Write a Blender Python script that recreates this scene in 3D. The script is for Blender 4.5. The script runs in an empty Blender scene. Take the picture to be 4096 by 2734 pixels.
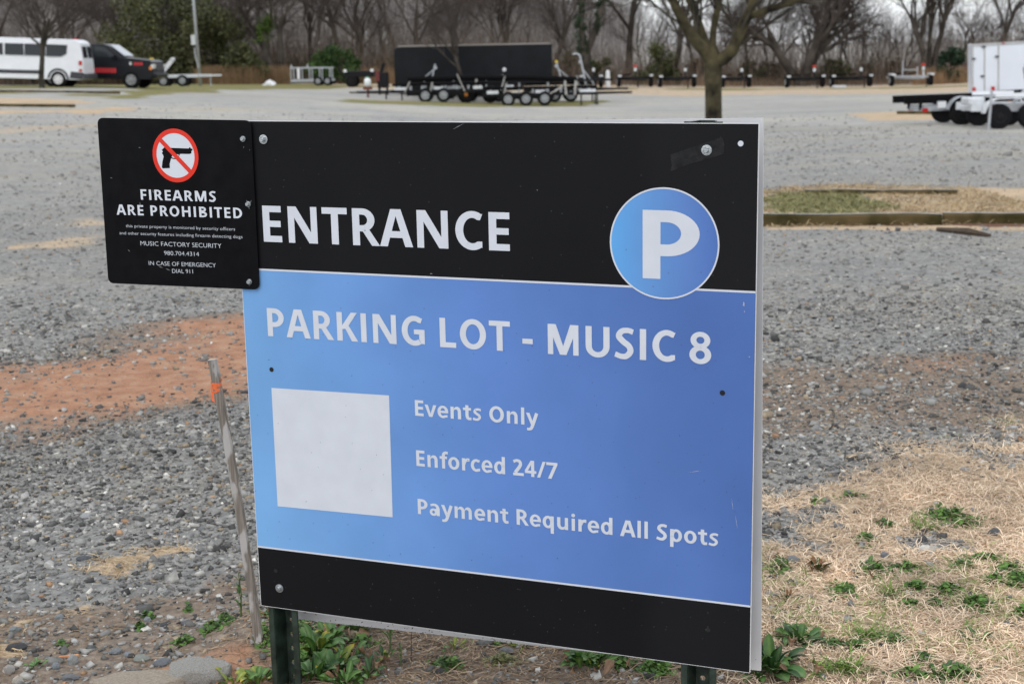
import bpy, math, random
import numpy as np
from mathutils import Vector, Matrix

random.seed(7)
rng = np.random.default_rng(7)
SC = bpy.context.scene
COL = SC.collection
R = math.radians

# ------------------------------------------------------------------ camera
F_PX, CX, CY = 5830.0, 2048.0, 1367.0          # focal length / centre in photo pixels (4096 x 2734)
PITCH, ROLL = math.atan((1367 - 235) / 5830.0), R(1.13)
_M0 = Matrix(((1, 0, 0), (0, math.sin(PITCH), -math.cos(PITCH)), (0, math.cos(PITCH), math.sin(PITCH))))
CAM_M = _M0 @ Matrix.Rotation(-ROLL, 3, 'Z')
def ray(px, py):
    return CAM_M @ Vector(((px - CX) / F_PX, (CY - py) / F_PX, -1.0))
# the sign panel as a rectangle in camera space (from its four corners, 1.22 m wide)
S_O = CAM_M @ Vector((-0.64455096, 0.5084919, -3.36103538))
S_A = (CAM_M @ Vector((1.14086368, -0.07006556, 0.42652185))).normalized()
S_B = (CAM_M @ Vector((-0.02294401, 1.16046649, 0.25200284))).normalized()
S_N = S_A.cross(S_B).normalized()
S_B = S_N.cross(S_A).normalized()
SW, SH = 1.22, 1.1877
def on_sign(px, py, w=0.0):
    d = ray(px, py); p0 = S_O + S_N * w
    return d * (p0.dot(S_N) / d.dot(S_N))
CAM_Z = -on_sign(1140, 2728, -0.03).z           # the left post meets the ground at z = 0
CAM_P = Vector((0, 0, CAM_Z))
S_ORG = S_O + CAM_P
def SP(u, v, w=0.0):
    return S_ORG + S_A * u + S_B * v + S_N * w
def S_uv(px, py, w=0.0):
    p = on_sign(px, py, w) - S_O
    return p.dot(S_A), p.dot(S_B)

cam = bpy.data.cameras.new('camera')
cam.sensor_width = 36.0
cam.lens = F_PX / 4096 * 36.0
cam.clip_end = 3000
cam.dof.use_dof = True
cam.dof.focus_distance = 3.5
cam.dof.aperture_fstop = 7.1
cam_o = bpy.data.objects.new('camera', cam)
COL.objects.link(cam_o)
cam_o.matrix_world = Matrix.Translation(CAM_P) @ CAM_M.to_4x4()
SC.camera = cam_o

# ------------------------------------------------------------------ world, sun, exposure (overcast)
SUN_EL, SUN_AZ = R(52), R(200)                  # azimuth clockwise from +Y (behind the camera, to its left)
W = bpy.data.worlds.new('World'); SC.world = W; W.use_nodes = True
nt = W.node_tree
bg = nt.nodes['Background']
sky = nt.nodes.new('ShaderNodeTexSky'); sky.sky_type = 'NISHITA'; sky.sun_disc = False
sky.sun_elevation = SUN_EL; sky.sun_rotation = SUN_AZ
sky.air_density = 1.0; sky.dust_density = 1.0; sky.ozone_density = 1.0
hs = nt.nodes.new('ShaderNodeHueSaturation'); hs.inputs['Saturation'].default_value = 0.30
nt.links.new(sky.outputs[0], hs.inputs['Color'])
cl = nt.nodes.new('ShaderNodeMix'); cl.data_type = 'RGBA'; cl.inputs[0].default_value = 0.65     # even layer of cloud over the clear sky
cl.inputs[7].default_value = (5.3, 5.5, 5.9, 1)
nt.links.new(hs.outputs[0], cl.inputs[6]); nt.links.new(cl.outputs[2], bg.inputs[0])
bg.inputs[1].default_value = 0.15
sl = bpy.data.lights.new('sun', 'SUN'); sl.energy = 0.55; sl.angle = R(35); sl.color = (1.0, 0.97, 0.93)
so = bpy.data.objects.new('sun', sl); COL.objects.link(so)
sd = Vector((math.sin(SUN_AZ) * math.cos(SUN_EL), math.cos(SUN_AZ) * math.cos(SUN_EL), math.sin(SUN_EL)))
so.rotation_euler = sd.to_track_quat('Z', 'Y').to_euler()
SC.view_settings.view_transform = 'Standard'
SC.view_settings.look = 'None'
SC.view_settings.gamma = 1.0
SC.view_settings.exposure = 0.58

# ------------------------------------------------------------------ materials
def srgb(r, g, b):
    f = lambda c: (c / 255 / 12.92) if c / 255 <= 0.04045 else ((c / 255 + 0.055) / 1.055) ** 2.4
    return (f(r), f(g), f(b))
MATS = {}
def mat(name, col, rough=0.7, metal=0.0, var=0.0, vscale=8.0, bump=0.0, bscale=40.0, spec=0.5, col2=None, trans=0.0, coord='Object'):
    if name in MATS: return MATS[name]
    m = bpy.data.materials.new(name); m.use_nodes = True
    n = m.node_tree; p = n.nodes['Principled BSDF']
    p.inputs['Base Color'].default_value = (*col, 1); p.inputs['Roughness'].default_value = rough
    p.inputs['Metallic'].default_value = metal; p.inputs['Specular IOR Level'].default_value = spec
    if trans: p.inputs['Transmission Weight'].default_value = trans
    if var or bump or col2:
        tc = n.nodes.new('ShaderNodeTexCoord')
    if var or col2:
        nz = n.nodes.new('ShaderNodeTexNoise'); nz.inputs['Scale'].default_value = vscale; nz.inputs['Detail'].default_value = 6
        n.links.new(tc.outputs[coord], nz.inputs['Vector'])
        cr = n.nodes.new('ShaderNodeValToRGB')
        c2 = col2 or col
        cr.color_ramp.elements[0].position = 0.34; cr.color_ramp.elements[1].position = 0.66
        cr.color_ramp.elements[0].color = (*[max(0, c * (1 - var)) for c in col], 1)
        cr.color_ramp.elements[1].color = (*[min(1, c * (1 + var)) for c in c2], 1)
        n.links.new(nz.outputs[0], cr.inputs[0]); n.links.new(cr.outputs[0], p.inputs['Base Color'])
    if bump:
        nb = n.nodes.new('ShaderNodeTexNoise'); nb.inputs['Scale'].default_value = bscale; nb.inputs['Detail'].default_value = 4
        n.links.new(tc.outputs[coord], nb.inputs['Vector'])
        b = n.nodes.new('ShaderNodeBump'); b.inputs['Strength'].default_value = bump; b.inputs['Distance'].default_value = 0.02
        n.links.new(nb.outputs[0], b.inputs['Height']); n.links.new(b.outputs[0], p.inputs['Normal'])
    MATS[name] = m
    return m
def mat_attr(name, rough=0.8, sss=False, spec=0.3, var=0.25, vscale=60.0):
    """colour from the per-piece attribute 'col', with fine grain"""
    if name in MATS: return MATS[name]
    m = bpy.data.materials.new(name); m.use_nodes = True
    n = m.node_tree; p = n.nodes['Principled BSDF']
    a = n.nodes.new('ShaderNodeAttribute'); a.attribute_name = 'col'
    nz = n.nodes.new('ShaderNodeTexNoise'); nz.inputs['Scale'].default_value = vscale; nz.inputs['Detail'].default_value = 3
    tc = n.nodes.new('ShaderNodeTexCoord'); n.links.new(tc.outputs['Object'], nz.inputs['Vector'])
    mr = n.nodes.new('ShaderNodeMapRange'); mr.inputs[1].default_value = 0.3; mr.inputs[2].default_value = 0.7
    mr.inputs[3].default_value = 1 - var; mr.inputs[4].default_value = 1 + var
    n.links.new(nz.outputs[0], mr.inputs[0])
    mx = n.nodes.new('ShaderNodeMix'); mx.data_type = 'RGBA'; mx.blend_type = 'MULTIPLY'; mx.inputs[0].default_value = 1
    cc = n.nodes.new('ShaderNodeCombineColor')
    for i in range(3): n.links.new(mr.outputs[0], cc.inputs[i])
    n.links.new(a.outputs['Color'], mx.inputs[6]); n.links.new(cc.outputs[0], mx.inputs[7])
    n.links.new(mx.outputs[2], p.inputs['Base Color'])
    p.inputs['Roughness'].default_value = rough; p.inputs['Specular IOR Level'].default_value = spec
    MATS[name] = m
    return m

# ------------------------------------------------------------------ mesh helpers
def tag(o, label=None, cat=None, group=None, kind=None):
    if label: o['label'] = label
    if cat: o['category'] = cat
    if group: o['group'] = group
    if kind: o['kind'] = kind
    return o
def empty(name, loc, rz=0.0, rx=0.0, ry=0.0):
    o = bpy.data.objects.new(name, None); COL.objects.link(o)
    o.empty_display_size = 0.2
    o.location = loc; o.rotation_euler = (rx, ry, rz)
    return o
def link_mesh(name, me, parent=None):
    o = bpy.data.objects.new(name, me); COL.objects.link(o)
    if parent is not None: o.parent = parent
    return o
class MB:
    def __init__(s, off=None):
        s.v = []; s.f = []; s.off = Vector(off) if off is not None else None
    def add(s, vs, fs):
        b = len(s.v)
        s.v += [tuple(x) for x in vs]; s.f += [tuple(i + b for i in f) for f in fs]
        return s
    def box(s, c, d, rot=None):
        c = Vector(c); vs = []
        for x in (-.5, .5):
            for y in (-.5, .5):
                for z in (-.5, .5):
                    p = Vector((x * d[0], y * d[1], z * d[2]))
                    if rot is not None: p = rot @ p
                    vs.append(c + p)
        return s.add(vs, [(0, 1, 3, 2), (4, 6, 7, 5), (0, 4, 5, 1), (2, 3, 7, 6), (0, 2, 6, 4), (1, 5, 7, 3)])
    def beam(s, p0, p1, w, h, up=(0, 0, 1)):
        p0 = Vector(p0); p1 = Vector(p1); t = (p1 - p0).normalized(); up = Vector(up)
        if abs(t.dot(up)) > .98: up = Vector((0, 1, 0))
        a = t.cross(up).normalized(); b = a.cross(t)
        vs = [p + a * x * w / 2 + b * y * h / 2 for p in (p0, p1) for x, y in ((-1, -1), (1, -1), (1, 1), (-1, 1))]
        return s.add(vs, [(3, 2, 1, 0), (4, 5, 6, 7), (0, 1, 5, 4), (1, 2, 6, 5), (2, 3, 7, 6), (3, 0, 4, 7)])
    def tube(s, pts, rad, n=6, cap=True):
        pts = [Vector(p) for p in pts]
        if not isinstance(rad, (list, tuple)): rad = [rad] * len(pts)
        vs = []; ref = None
        for i, p in enumerate(pts):
            t = (pts[min(i + 1, len(pts) - 1)] - pts[max(i - 1, 0)]).normalized()
            if ref is None: ref = Vector((1, 0, 0)) if abs(t.x) < .8 else Vector((0, 1, 0))
            a = (ref - t * ref.dot(t)).normalized(); b = t.cross(a); ref = a
            for k in range(n):
                th = 2 * math.pi * k / n
                vs.append(p + (a * math.cos(th) + b * math.sin(th)) * rad[i])
        fs = []
        for i in range(len(pts) - 1):
            for k in range(n):
                fs.append((i * n + k, i * n + (k + 1) % n, (i + 1) * n + (k + 1) % n, (i + 1) * n + k))
        if cap:
            fs.append(tuple(range(n - 1, -1, -1))); fs.append(tuple((len(pts) - 1) * n + k for k in range(n)))
        return s.add(vs, fs)
    def lathe(s, prof, c, ax, n=20):
        """profile of (radius, along axis)"""
        c = Vector(c); ax = Vector(ax).normalized()
        a = ax.orthogonal().normalized(); b = ax.cross(a)
        vs = [c + ax * h + (a * math.cos(2 * math.pi * k / n) + b * math.sin(2 * math.pi * k / n)) * r for r, h in prof for k in range(n)]
        fs = []
        for i in range(len(prof) - 1):
            for k in range(n):
                fs.append((i * n + k, i * n + (k + 1) % n, (i + 1) * n + (k + 1) % n, (i + 1) * n + k))
        fs.append(tuple(range(n - 1, -1, -1))); fs.append(tuple((len(prof) - 1) * n + k for k in range(n)))
        return s.add(vs, fs)
    def prism(s, poly, y0, y1):
        """polygon in (x, z) extruded along y"""
        n = len(poly)
        vs = [(x, y0, z) for x, z in poly] + [(x, y1, z) for x, z in poly]
        fs = [tuple(range(n)), tuple(range(2 * n - 1, n - 1, -1))]
        fs += [(i, i + n, (i + 1) % n + n, (i + 1) % n) for i in range(n)]
        return s.add(vs, fs)
    def build(s, name, m, parent=None, smooth=False, bevel=0.0):
        me = bpy.data.meshes.new(name)
        vs = s.v if s.off is None else [tuple(Vector(v) - s.off) for v in s.v]
        me.from_pydata(vs, [], s.f); me.update()
        if m is not None: me.materials.append(m)
        if smooth: me.polygons.foreach_set('use_smooth', [True] * len(me.polygons))
        o = link_mesh(name, me, parent)
        if bevel:
            md = o.modifiers.new('bevel', 'BEVEL'); md.width = bevel; md.segments = 2; md.limit_method = 'ANGLE'; md.angle_limit = R(40)
        return o
def np_mesh(name, V, F, m, cols=None, smooth=False, parent=None):
    """V (n,3), F (m,k) arrays, cols (n,3) per vertex"""
    me = bpy.data.meshes.new(name)
    k = F.shape[1]
    me.vertices.add(len(V)); me.vertices.foreach_set('co', np.ascontiguousarray(V, dtype=np.float32).ravel())
    me.loops.add(F.size); me.loops.foreach_set('vertex_index', np.ascontiguousarray(F, dtype=np.int32).ravel())
    me.polygons.add(len(F)); me.polygons.foreach_set('loop_start', np.arange(0, F.size, k, dtype=np.int32))
    if smooth: me.polygons.foreach_set('use_smooth', np.ones(len(F), dtype=bool))
    me.update(calc_edges=True)
    if cols is not None:
        a = me.attributes.new('col', 'FLOAT_COLOR', 'POINT')
        c = np.ones((len(V), 4), dtype=np.float32); c[:, :3] = cols
        a.data.foreach_set('color', c.ravel())
    if m is not None: me.materials.append(m)
    return link_mesh(name, me, parent)
def copy_tree(o, parent=None):
    c = o.copy(); COL.objects.link(c)
    if parent is not None: c.parent = parent
    for ch in o.children: copy_tree(ch, c)
    return c

# ------------------------------------------------------------------ terrain heights
def at_depth(px, py, y):
    d = ray(px, py)
    return CAM_P + d * (y / d.y)
_cp = []
for x, y in ((0, 0), (-2, 2), (2, 2), (0, 3.6), (-1.2, 3.8), (1.4, 3.4), (-2, 5.5), (2, 5.5), (0, 6)): _cp.append((x, y, 0.0))
for x, y, z in ((-4, 10, -.04), (0, 10, -.04), (4, 10, -.06), (-6, 18, -.12), (0, 18, -.15), (6, 18, -.16), (-8, 30, .0), (0, 30, -.28), (10, 30, -.28),
                (0, 48, -.42), (25, 60, -.35), (40, 90, -.2)): _cp.append((x, y, z))
for px, py, d in ((330, 347, 66.0), (120, 343, 66.5), (560, 357, 69), (1950, 418, 70), (1600, 405, 70), (2350, 410, 71), (2550, 345, 92), (3700, 347, 92),
                  (3810, 490, 41), (4050, 505, 40), (150, 428, 48), (250, 366, 58), (1000, 342, 90), (1260, 345, 88), (700, 335, 82)):
    p = at_depth(px, py, d); _cp.append((p.x, p.y, p.z))
_cp = np.array(_cp); _cs = 1.2 + 0.13 * _cp[:, 1]
def _nw(x, y, val):
    d2 = (x[:, None] - _cp[None, :, 0]) ** 2 + (y[:, None] - _cp[None, :, 1]) ** 2
    w = np.exp(-d2 / (2 * _cs[None, :] ** 2)) + 1e-9 / (1 + d2)
    return (w * val[None, :]).sum(1) / w.sum(1)
_layers = []
_res = _cp[:, 2].copy()
for _i in range(5):
    _layers.append(_res.copy()); _res = _res - _nw(_cp[:, 0], _cp[:, 1], _res)
def sstep(a, b, x):
    t = np.clip((x - a) / (b - a), 0, 1); return t * t * (3 - 2 * t)
def H(x, y):
    x = np.atleast_1d(np.asarray(x, float)); y = np.atleast_1d(np.asarray(y, float))
    z = np.zeros_like(x)
    for lay in _layers: z += _nw(x, y, lay)
    z = z + 14 * sstep(112, 300, y) * sstep(30, -35, x - .05 * y) + 4.0 * sstep(140, 400, y)
    z = z + 0.055 * np.exp(-(((x + .74) / .20) ** 2 + ((y - 3.72) / .16) ** 2))       # dirt heap at the stake
    return z
def Hz(x, y): return float(H(x, y)[0])
def G(px, py):
    """where the pixel's ray meets the ground"""
    d = ray(px, py); t = 1.0; pt = 1.0
    while t < 400:
        p = CAM_P + d * t
        if p.z < Hz(p.x, p.y): break
        pt = t; t *= 1.03
    for _ in range(24):
        m = (pt + t) / 2; p = CAM_P + d * m
        if p.z < Hz(p.x, p.y): t = m
        else: pt = m
    return CAM_P + d * t
def GF(px, py):
    """same with flat near ground, fast"""
    d = ray(px, py); t = -CAM_Z / d.z
    return CAM_P + d * t
def ground_at(px, depth):
    d = ray(px, 400); x = d.x * depth / d.y
    return Vector((x, depth, Hz(x, depth)))

# ------------------------------------------------------------------ ground patches (outlines in world metres)
def poly_w(pts):
    out = []
    for a, b in pts:
        g = G(a, b); out.append((g.x, g.y))
    return np.array(out)
def poly_sd(x, y, P):
    """signed distance (inside > 0) to polygon"""
    n = len(P); d = np.full(x.shape, 1e9); ins = np.zeros(x.shape, bool)
    for i in range(n):
        ax, ay = P[i]; bx, by = P[(i + 1) % n]
        ex, ey = bx - ax, by - ay
        t = np.clip(((x - ax) * ex + (y - ay) * ey) / (ex * ex + ey * ey + 1e-12), 0, 1)
        d = np.minimum(d, np.hypot(x - ax - t * ex, y - ay - t * ey))
        c = ((ay > y) != (by > y)) & (x < (bx - ax) * (y - ay) / (by - ay + 1e-12) + ax)
        ins ^= c
    return np.where(ins, d, -d)
PATCH = {  # kind: list of (outline in photo pixels, softness in metres, strength)
 'clay': [([(-400, 1560), (260, 1410), (575, 1335), (1000, 1265), (1500, 1270), (1500, 1560), (990, 1590), (520, 1640), (-400, 1740)], .7, 1.0),
          ([(3640, 1440), (3850, 1440), (3850, 1510), (3640, 1510)], .5, .55), ([(2900, 1560), (3160, 1570), (3160, 1620), (2900, 1620)], .25, .8),
          ([(640, 2640), (800, 2600), (960, 2540), (1100, 2560), (1240, 2900), (640, 2900)], .05, 1.0)],
 'dirt': [([(2700, 1455), (3400, 1465), (4500, 1440), (4500, 1720), (3400, 1770), (2700, 1800)], .5, .85),
          ([(-300, 2420), (400, 2380), (820, 2330), (1150, 2380), (1150, 3000), (-300, 3000)], .18, .7),
          ([(1100, 2400), (3100, 2560), (3600, 2700), (3600, 3100), (1100, 3100)], .08, .9)],
 'tan':  [([(3080, 2180), (3160, 1960), (3330, 1850), (3600, 1755), (4500, 1700), (4500, 3100), (3050, 3100)], .5, 1.0),
          ([(330, 2290), (470, 2225), (640, 2178), (730, 2195), (560, 2265), (480, 2300)], .06, 1.0), ([(262, 2450), (300, 2405), (400, 2430), (380, 2465)], .04, .9),
          ([(55, 2515), (90, 2480), (130, 2490), (110, 2520)], .03, .9), ([(-60, 2560), (30, 2540), (50, 2620), (-60, 2640)], .05, .9),
          ([(190, 900), (330, 865), (480, 850), (480, 950), (260, 930)], .7, .62), ([(140, 990), (260, 955), (380, 960), (380, 1000)], .5, .62), ([(20, 995), (80, 985), (90, 997), (20, 1003)], .2, .7),
          ([(-100, 445), (300, 440), (540, 430), (560, 448), (400, 455), (-100, 458)], .8, 1.0), ([(-100, 392), (300, 400), (420, 415), (-100, 420)], .8, .9),
          ([(3380, 455), (3560, 448), (3760, 452), (3760, 478), (3480, 484)], .4, 1.0),
          ([(3040, 765), (3300, 738), (3560, 742), (4400, 752), (4400, 800), (3040, 800)], .3, .9), ([(3050, 800), (4400, 800), (4400, 862), (3050, 862)], .2, 1.0),
          ([(3050, 885), (4400, 885), (4400, 925), (3050, 920)], .15, .8), ([(300, 330), (700, 340), (690, 362), (430, 352), (330, 350)], 1.5, .9),
          ([(-100, 520), (420, 478), (420, 500), (-100, 540)], 1.2, .5)],
 'green':[([(3050, 770), (3420, 775), (3650, 830), (3400, 865), (3050, 860)], .35, 1.0), ([(-100, 365), (300, 375), (520, 378), (500, 388), (200, 380), (-100, 378)], 1.0, .8),
          ([(500, 350), (900, 345), (900, 366), (560, 392), (430, 398)], 1.0, .9), ([(1380, 395), (2420, 400), (2420, 420), (1400, 412)], .8, .8), ([(-100, 345), (700, 330), (1400, 345), (1400, 352), (-100, 362)], 1.0, .8)],
 'bare': [([(2950, 2010), (3280, 2040), (3340, 2100), (3250, 2160), (2950, 2190)], .14, 1.0), ([(3540, 2135), (3700, 2110), (3920, 2140), (3880, 2180), (3640, 2175)], .12, .9), ([(3050, 1900), (3240, 1850), (3300, 1900), (3100, 1990)], .15, .9), ([(3880, 1800), (4150, 1790), (4150, 1850), (3900, 1840)], .15, .7)],
 'mulch':[([(3050, 878), (3450, 886), (4400, 884), (4400, 908), (3050, 904)], .1, 1.0)],
}
PW = {k: [(poly_w(p), s, w) for p, s, w in L] for k, L in PATCH.items()}
PW['tan'].append((np.array([(-17., 82.), (0., 83.), (8., 80.), (20., 78.), (32., 68.), (70., 66.), (70., 97.), (-17., 97.)]), 2.2, .62))      # worn grass strip along the far edge
PW['green'].append((np.array([(-17., 86.), (0., 88.), (20., 86.), (60., 78.), (60., 88.), (20., 90.), (-17., 90.)]), 2.0, .8))
def vnoise(x, y, sc, seed=0):
    """cheap smooth value noise"""
    xi = x / sc; yi = y / sc
    x0 = np.floor(xi).astype(int); y0 = np.floor(yi).astype(int); fx = xi - x0; fy = yi - y0
    fx = fx * fx * (3 - 2 * fx); fy = fy * fy * (3 - 2 * fy)
    def h(a, b):
        n = (a * 374761393 + b * 668265263 + seed * 974711) & 0x7fffffff
        n = ((n ^ (n >> 13)) * 1274126177) & 0x7fffffff
        return ((n ^ (n >> 16)) & 0xffff) / 65535.0
    return (h(x0, y0) * (1 - fx) + h(x0 + 1, y0) * fx) * (1 - fy) + (h(x0, y0 + 1) * (1 - fx) + h(x0 + 1, y0 + 1) * fx) * fy
def patch_w(kind, x, y):
    out = np.zeros_like(x)
    for P, s, w in PW[kind]:
        bb = (x > P[:, 0].min() - 3 * s) & (x < P[:, 0].max() + 3 * s) & (y > P[:, 1].min() - 3 * s) & (y < P[:, 1].max() + 3 * s)
        if not bb.any(): continue
        sd_ = poly_sd(x[bb], y[bb], P) + s * 1.3 * (vnoise(x[bb], y[bb], s * 2.2, 3) - .5) + s * 1.0 * (vnoise(x[bb], y[bb], s * .7, 5) - .5)
        out[bb] = np.maximum(out[bb], w * sstep(-s * .6, s * .6, sd_))
    if kind == 'tan': out = out * (1 - patch_w('bare', x, y))
    return out

def axis(segs):
    out = [segs[0][0]]
    for a, b, st in segs:
        n = max(1, int(round((b - a) / st))); out += list(np.linspace(a, b, n + 1)[1:])
    return np.array(out)
gx = axis([(-900, -200, 100), (-200, -40, 10), (-40, -16, 1.0), (-16, -5, .3), (-5, -2.2, .09), (-2.2, 3.2, .045), (3.2, 6, .1), (6, 16, .3), (16, 40, 1.0), (40, 200, 10), (200, 900, 100)])
gy = axis([(-30, 2, 2), (2, 3, .1), (3, 5.5, .035), (5.5, 9, .06), (9, 14, .12), (14, 24, .25), (24, 60, .5), (60, 100, .8), (100, 160, 4), (160, 400, 15), (400, 1500, 100)])
X, Y = np.meshgrid(gx, gy); xs, ys = X.ravel(), Y.ravel()
zs = H(xs, ys)
nearm = sstep(9, 5, np.hypot(xs, ys - 4))
zs = zs + nearm * (.03 * (vnoise(xs, ys, .45, 11) - .5) + .014 * (vnoise(xs, ys, .13, 12) - .5)) + .04 * sstep(9, 14, ys) * sstep(100, 90, ys) * (vnoise(xs, ys, 2.5, 14) - .5)
nx, ny = len(gx), len(gy)
ii = (np.arange(ny - 1)[:, None] * nx + np.arange(nx - 1)[None, :]).ravel()
GFACE = np.stack([ii, ii + 1, ii + nx + 1, ii + nx], 1)
_ZG = zs.reshape(ny, nx)
def HN(x, y):
    """height of the built sheet itself (bilinear)"""
    x = np.atleast_1d(np.asarray(x, float)); y = np.atleast_1d(np.asarray(y, float))
    i = np.clip(np.searchsorted(gx, x) - 1, 0, nx - 2); j = np.clip(np.searchsorted(gy, y) - 1, 0, ny - 2)
    fx = (x - gx[i]) / (gx[i + 1] - gx[i]); fy = (y - gy[j]) / (gy[j + 1] - gy[j])
    return (_ZG[j, i] * (1 - fx) + _ZG[j, i + 1] * fx) * (1 - fy) + (_ZG[j + 1, i] * (1 - fx) + _ZG[j + 1, i + 1] * fx) * fy

gm = bpy.data.materials.new('gravel_ground'); gm.use_nodes = True
n = gm.node_tree; L = n.links; P = n.nodes['Principled BSDF']
P.inputs['Roughness'].default_value = 0.95; P.inputs['Specular IOR Level'].default_value = 0.15
tc = n.nodes.new('ShaderNodeTexCoord')
def N(t, **kw):
    o = n.nodes.new(t)
    for k, v in kw.items(): setattr(o, k, v)
    return o
def noise(scale, detail=4, rough=.55):
    o = N('ShaderNodeTexNoise'); o.inputs['Scale'].default_value = scale; o.inputs['Detail'].default_value = detail; o.inputs['Roughness'].default_value = rough
    L.new(tc.outputs['Object'], o.inputs['Vector']); return o.outputs[0]
def ramp(src, stops):
    o = N('ShaderNodeValToRGB'); e = o.color_ramp.elements
    while len(e) < len(stops): e.new(.5)
    for q, (p_, c) in zip(e, stops): q.position = p_; q.color = (*c, 1)
    L.new(src, o.inputs[0]); return o.outputs[0]
def mixc(f, a, b, bt='MIX'):
    o = N('ShaderNodeMix', data_type='RGBA', blend_type=bt)
    if isinstance(f, float): o.inputs[0].default_value = f
    else: L.new(f, o.inputs[0])
    L.new(a, o.inputs[6]); L.new(b, o.inputs[7]); return o.outputs[2]
def math_(op, a, b=None, clamp=False):
    o = N('ShaderNodeMath', operation=op, use_clamp=clamp)
    for i, q in enumerate((a, b)):
        if q is None: continue
        if isinstance(q, (int, float)): o.inputs[i].default_value = q
        else: L.new(q, o.inputs[i])
    return o.outputs[0]
def attr(nm):
    o = N('ShaderNodeAttribute'); o.attribute_name = nm; return o.outputs['Fac']
def voro(scale):
    o = N('ShaderNodeTexVoronoi'); o.inputs['Scale'].default_value = scale
    L.new(tc.outputs['Object'], o.inputs['Vector']); return o
v1 = voro(42); v2 = voro(19)
gcol = ramp(v1.outputs['Color'], [(0, (.13, .128, .122)), (.35, (.22, .217, .205)), (.6, (.30, .295, .275)), (.85, (.40, .39, .36)), (1, (.56, .55, .51))])
gcol2 = ramp(v2.outputs['Color'], [(0, (.14, .145, .15)), (.5, (.25, .255, .255)), (1, (.42, .415, .40))])
g = mixc(.45, gcol, gcol2)
g = mixc(.55, g, ramp(noise(.35, 6), [(.3, (.72, .73, .75)), (.7, (1.15, 1.13, 1.08))]), 'MULTIPLY')
g = mixc(.6, g, ramp(noise(2.2, 6, .65), [(.3, (.72, .72, .72)), (.5, (1, .99, .97)), (.7, (1.22, 1.12, .95))]), 'MULTIPLY')
dust = mixc(.6, ramp(noise(.12, 6), [(.3, (.40, .40, .385)), (.7, (.54, .53, .495))]), ramp(noise(1.4, 7, .65), [(.25, (.66, .68, .70)), (.5, (1, 1, 1)), (.75, (1.18, 1.15, 1.08))]), 'MULTIPLY')
dust = mixc(.45, dust, ramp(noise(.5, 7, .7), [(.35, (.82, .84, .88)), (.5, (1, 1, 1)), (.68, (1.06, .98, .84))]), 'MULTIPLY')
dust = mixc(.6, dust, ramp(noise(9, 6, .7), [(.3, (.62, .63, .65)), (.5, (.98, .98, .98)), (.7, (1.28, 1.25, 1.18))]), 'MULTIPLY')
mps = N('ShaderNodeMapping'); mps.inputs['Scale'].default_value = (.10, .75, .5); mps.inputs['Rotation'].default_value = (0, 0, .12); L.new(tc.outputs['Object'], mps.inputs['Vector'])
nst = N('ShaderNodeTexNoise'); nst.inputs['Scale'].default_value = 1.0; nst.inputs['Detail'].default_value = 8; nst.inputs['Roughness'].default_value = .62; L.new(mps.outputs[0], nst.inputs['Vector'])
dust = mixc(.75, dust, ramp(nst.outputs[0], [(.34, (.74, .76, .79)), (.5, (1, .99, .97)), (.62, (1.08, 1.0, .86)), (.72, (1.0, .86, .66))]), 'MULTIPLY')
sepo = N('ShaderNodeSeparateXYZ'); L.new(tc.outputs['Object'], sepo.inputs[0])
dmr = N('ShaderNodeMapRange', interpolation_type='SMOOTHSTEP'); dmr.inputs[1].default_value = 7; dmr.inputs[2].default_value = 45; dmr.inputs[3].default_value = .15; dmr.inputs[4].default_value = .78
L.new(sepo.outputs['Y'], dmr.inputs[0])
g = mixc(dmr.outputs[0], g, dust)
nfine = noise(140, 3); nmid = noise(26, 4); nbig = noise(5, 5)
def wmask(nm, amt=.9):
    s_ = math_('ADD', math_('MULTIPLY', math_('SUBTRACT', nmid, .5), amt), math_('MULTIPLY', math_('SUBTRACT', nbig, .5), amt * .9))
    w_ = math_('ADD', attr(nm), math_('MULTIPLY', s_, math_('MULTIPLY', attr(nm), math_('SUBTRACT', 1.35, attr(nm)))))
    o = N('ShaderNodeMapRange', interpolation_type='SMOOTHSTEP'); o.inputs[1].default_value = .25; o.inputs[2].default_value = .75
    L.new(w_, o.inputs[0]); return o.outputs[0]
dirt = ramp(noise(34, 6), [(.25, (.13, .10, .075)), (.5, (.24, .185, .14)), (.75, (.36, .30, .235))])
clay = mixc(.5, ramp(noise(9, 7), [(.25, (.30, .15, .09)), (.5, (.45, .235, .14)), (.75, (.50, .33, .22))]), ramp(nfine, [(.3, (.8, .8, .8)), (.7, (1.2, 1.2, 1.2))]), 'MULTIPLY')
tan0 = ramp(noise(55, 6), [(.25, (.36, .255, .165)), (.5, (.57, .44, .30)), (.75, (.70, .57, .41))])
tan = mixc(.8, tan0, ramp(noise(1.7, 8, .72), [(.3, (.62, .64, .66)), (.5, (.95, .94, .92)), (.7, (1.15, 1.12, 1.08))]), 'MULTIPLY')
grn = ramp(noise(24, 6), [(.25, (.09, .10, .035)), (.5, (.21, .20, .08)), (.75, (.38, .32, .17))])
mul = ramp(noise(40, 5), [(.3, (.10, .05, .035)), (.7, (.26, .15, .10))])
c = mixc(wmask('w_dirt'), g, dirt)
def hard(w_, a, b):
    o = N('ShaderNodeMapRange', interpolation_type='SMOOTHSTEP'); o.inputs[1].default_value = a; o.inputs[2].default_value = b; L.new(w_, o.inputs[0]); return o.outputs[0]
wcl = math_('ADD', attr('w_clay'), math_('MULTIPLY', math_('MULTIPLY', math_('SUBTRACT', nbig, .5), 1.6), math_('MULTIPLY', attr('w_clay'), math_('SUBTRACT', 1.5, attr('w_clay')))))
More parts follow.
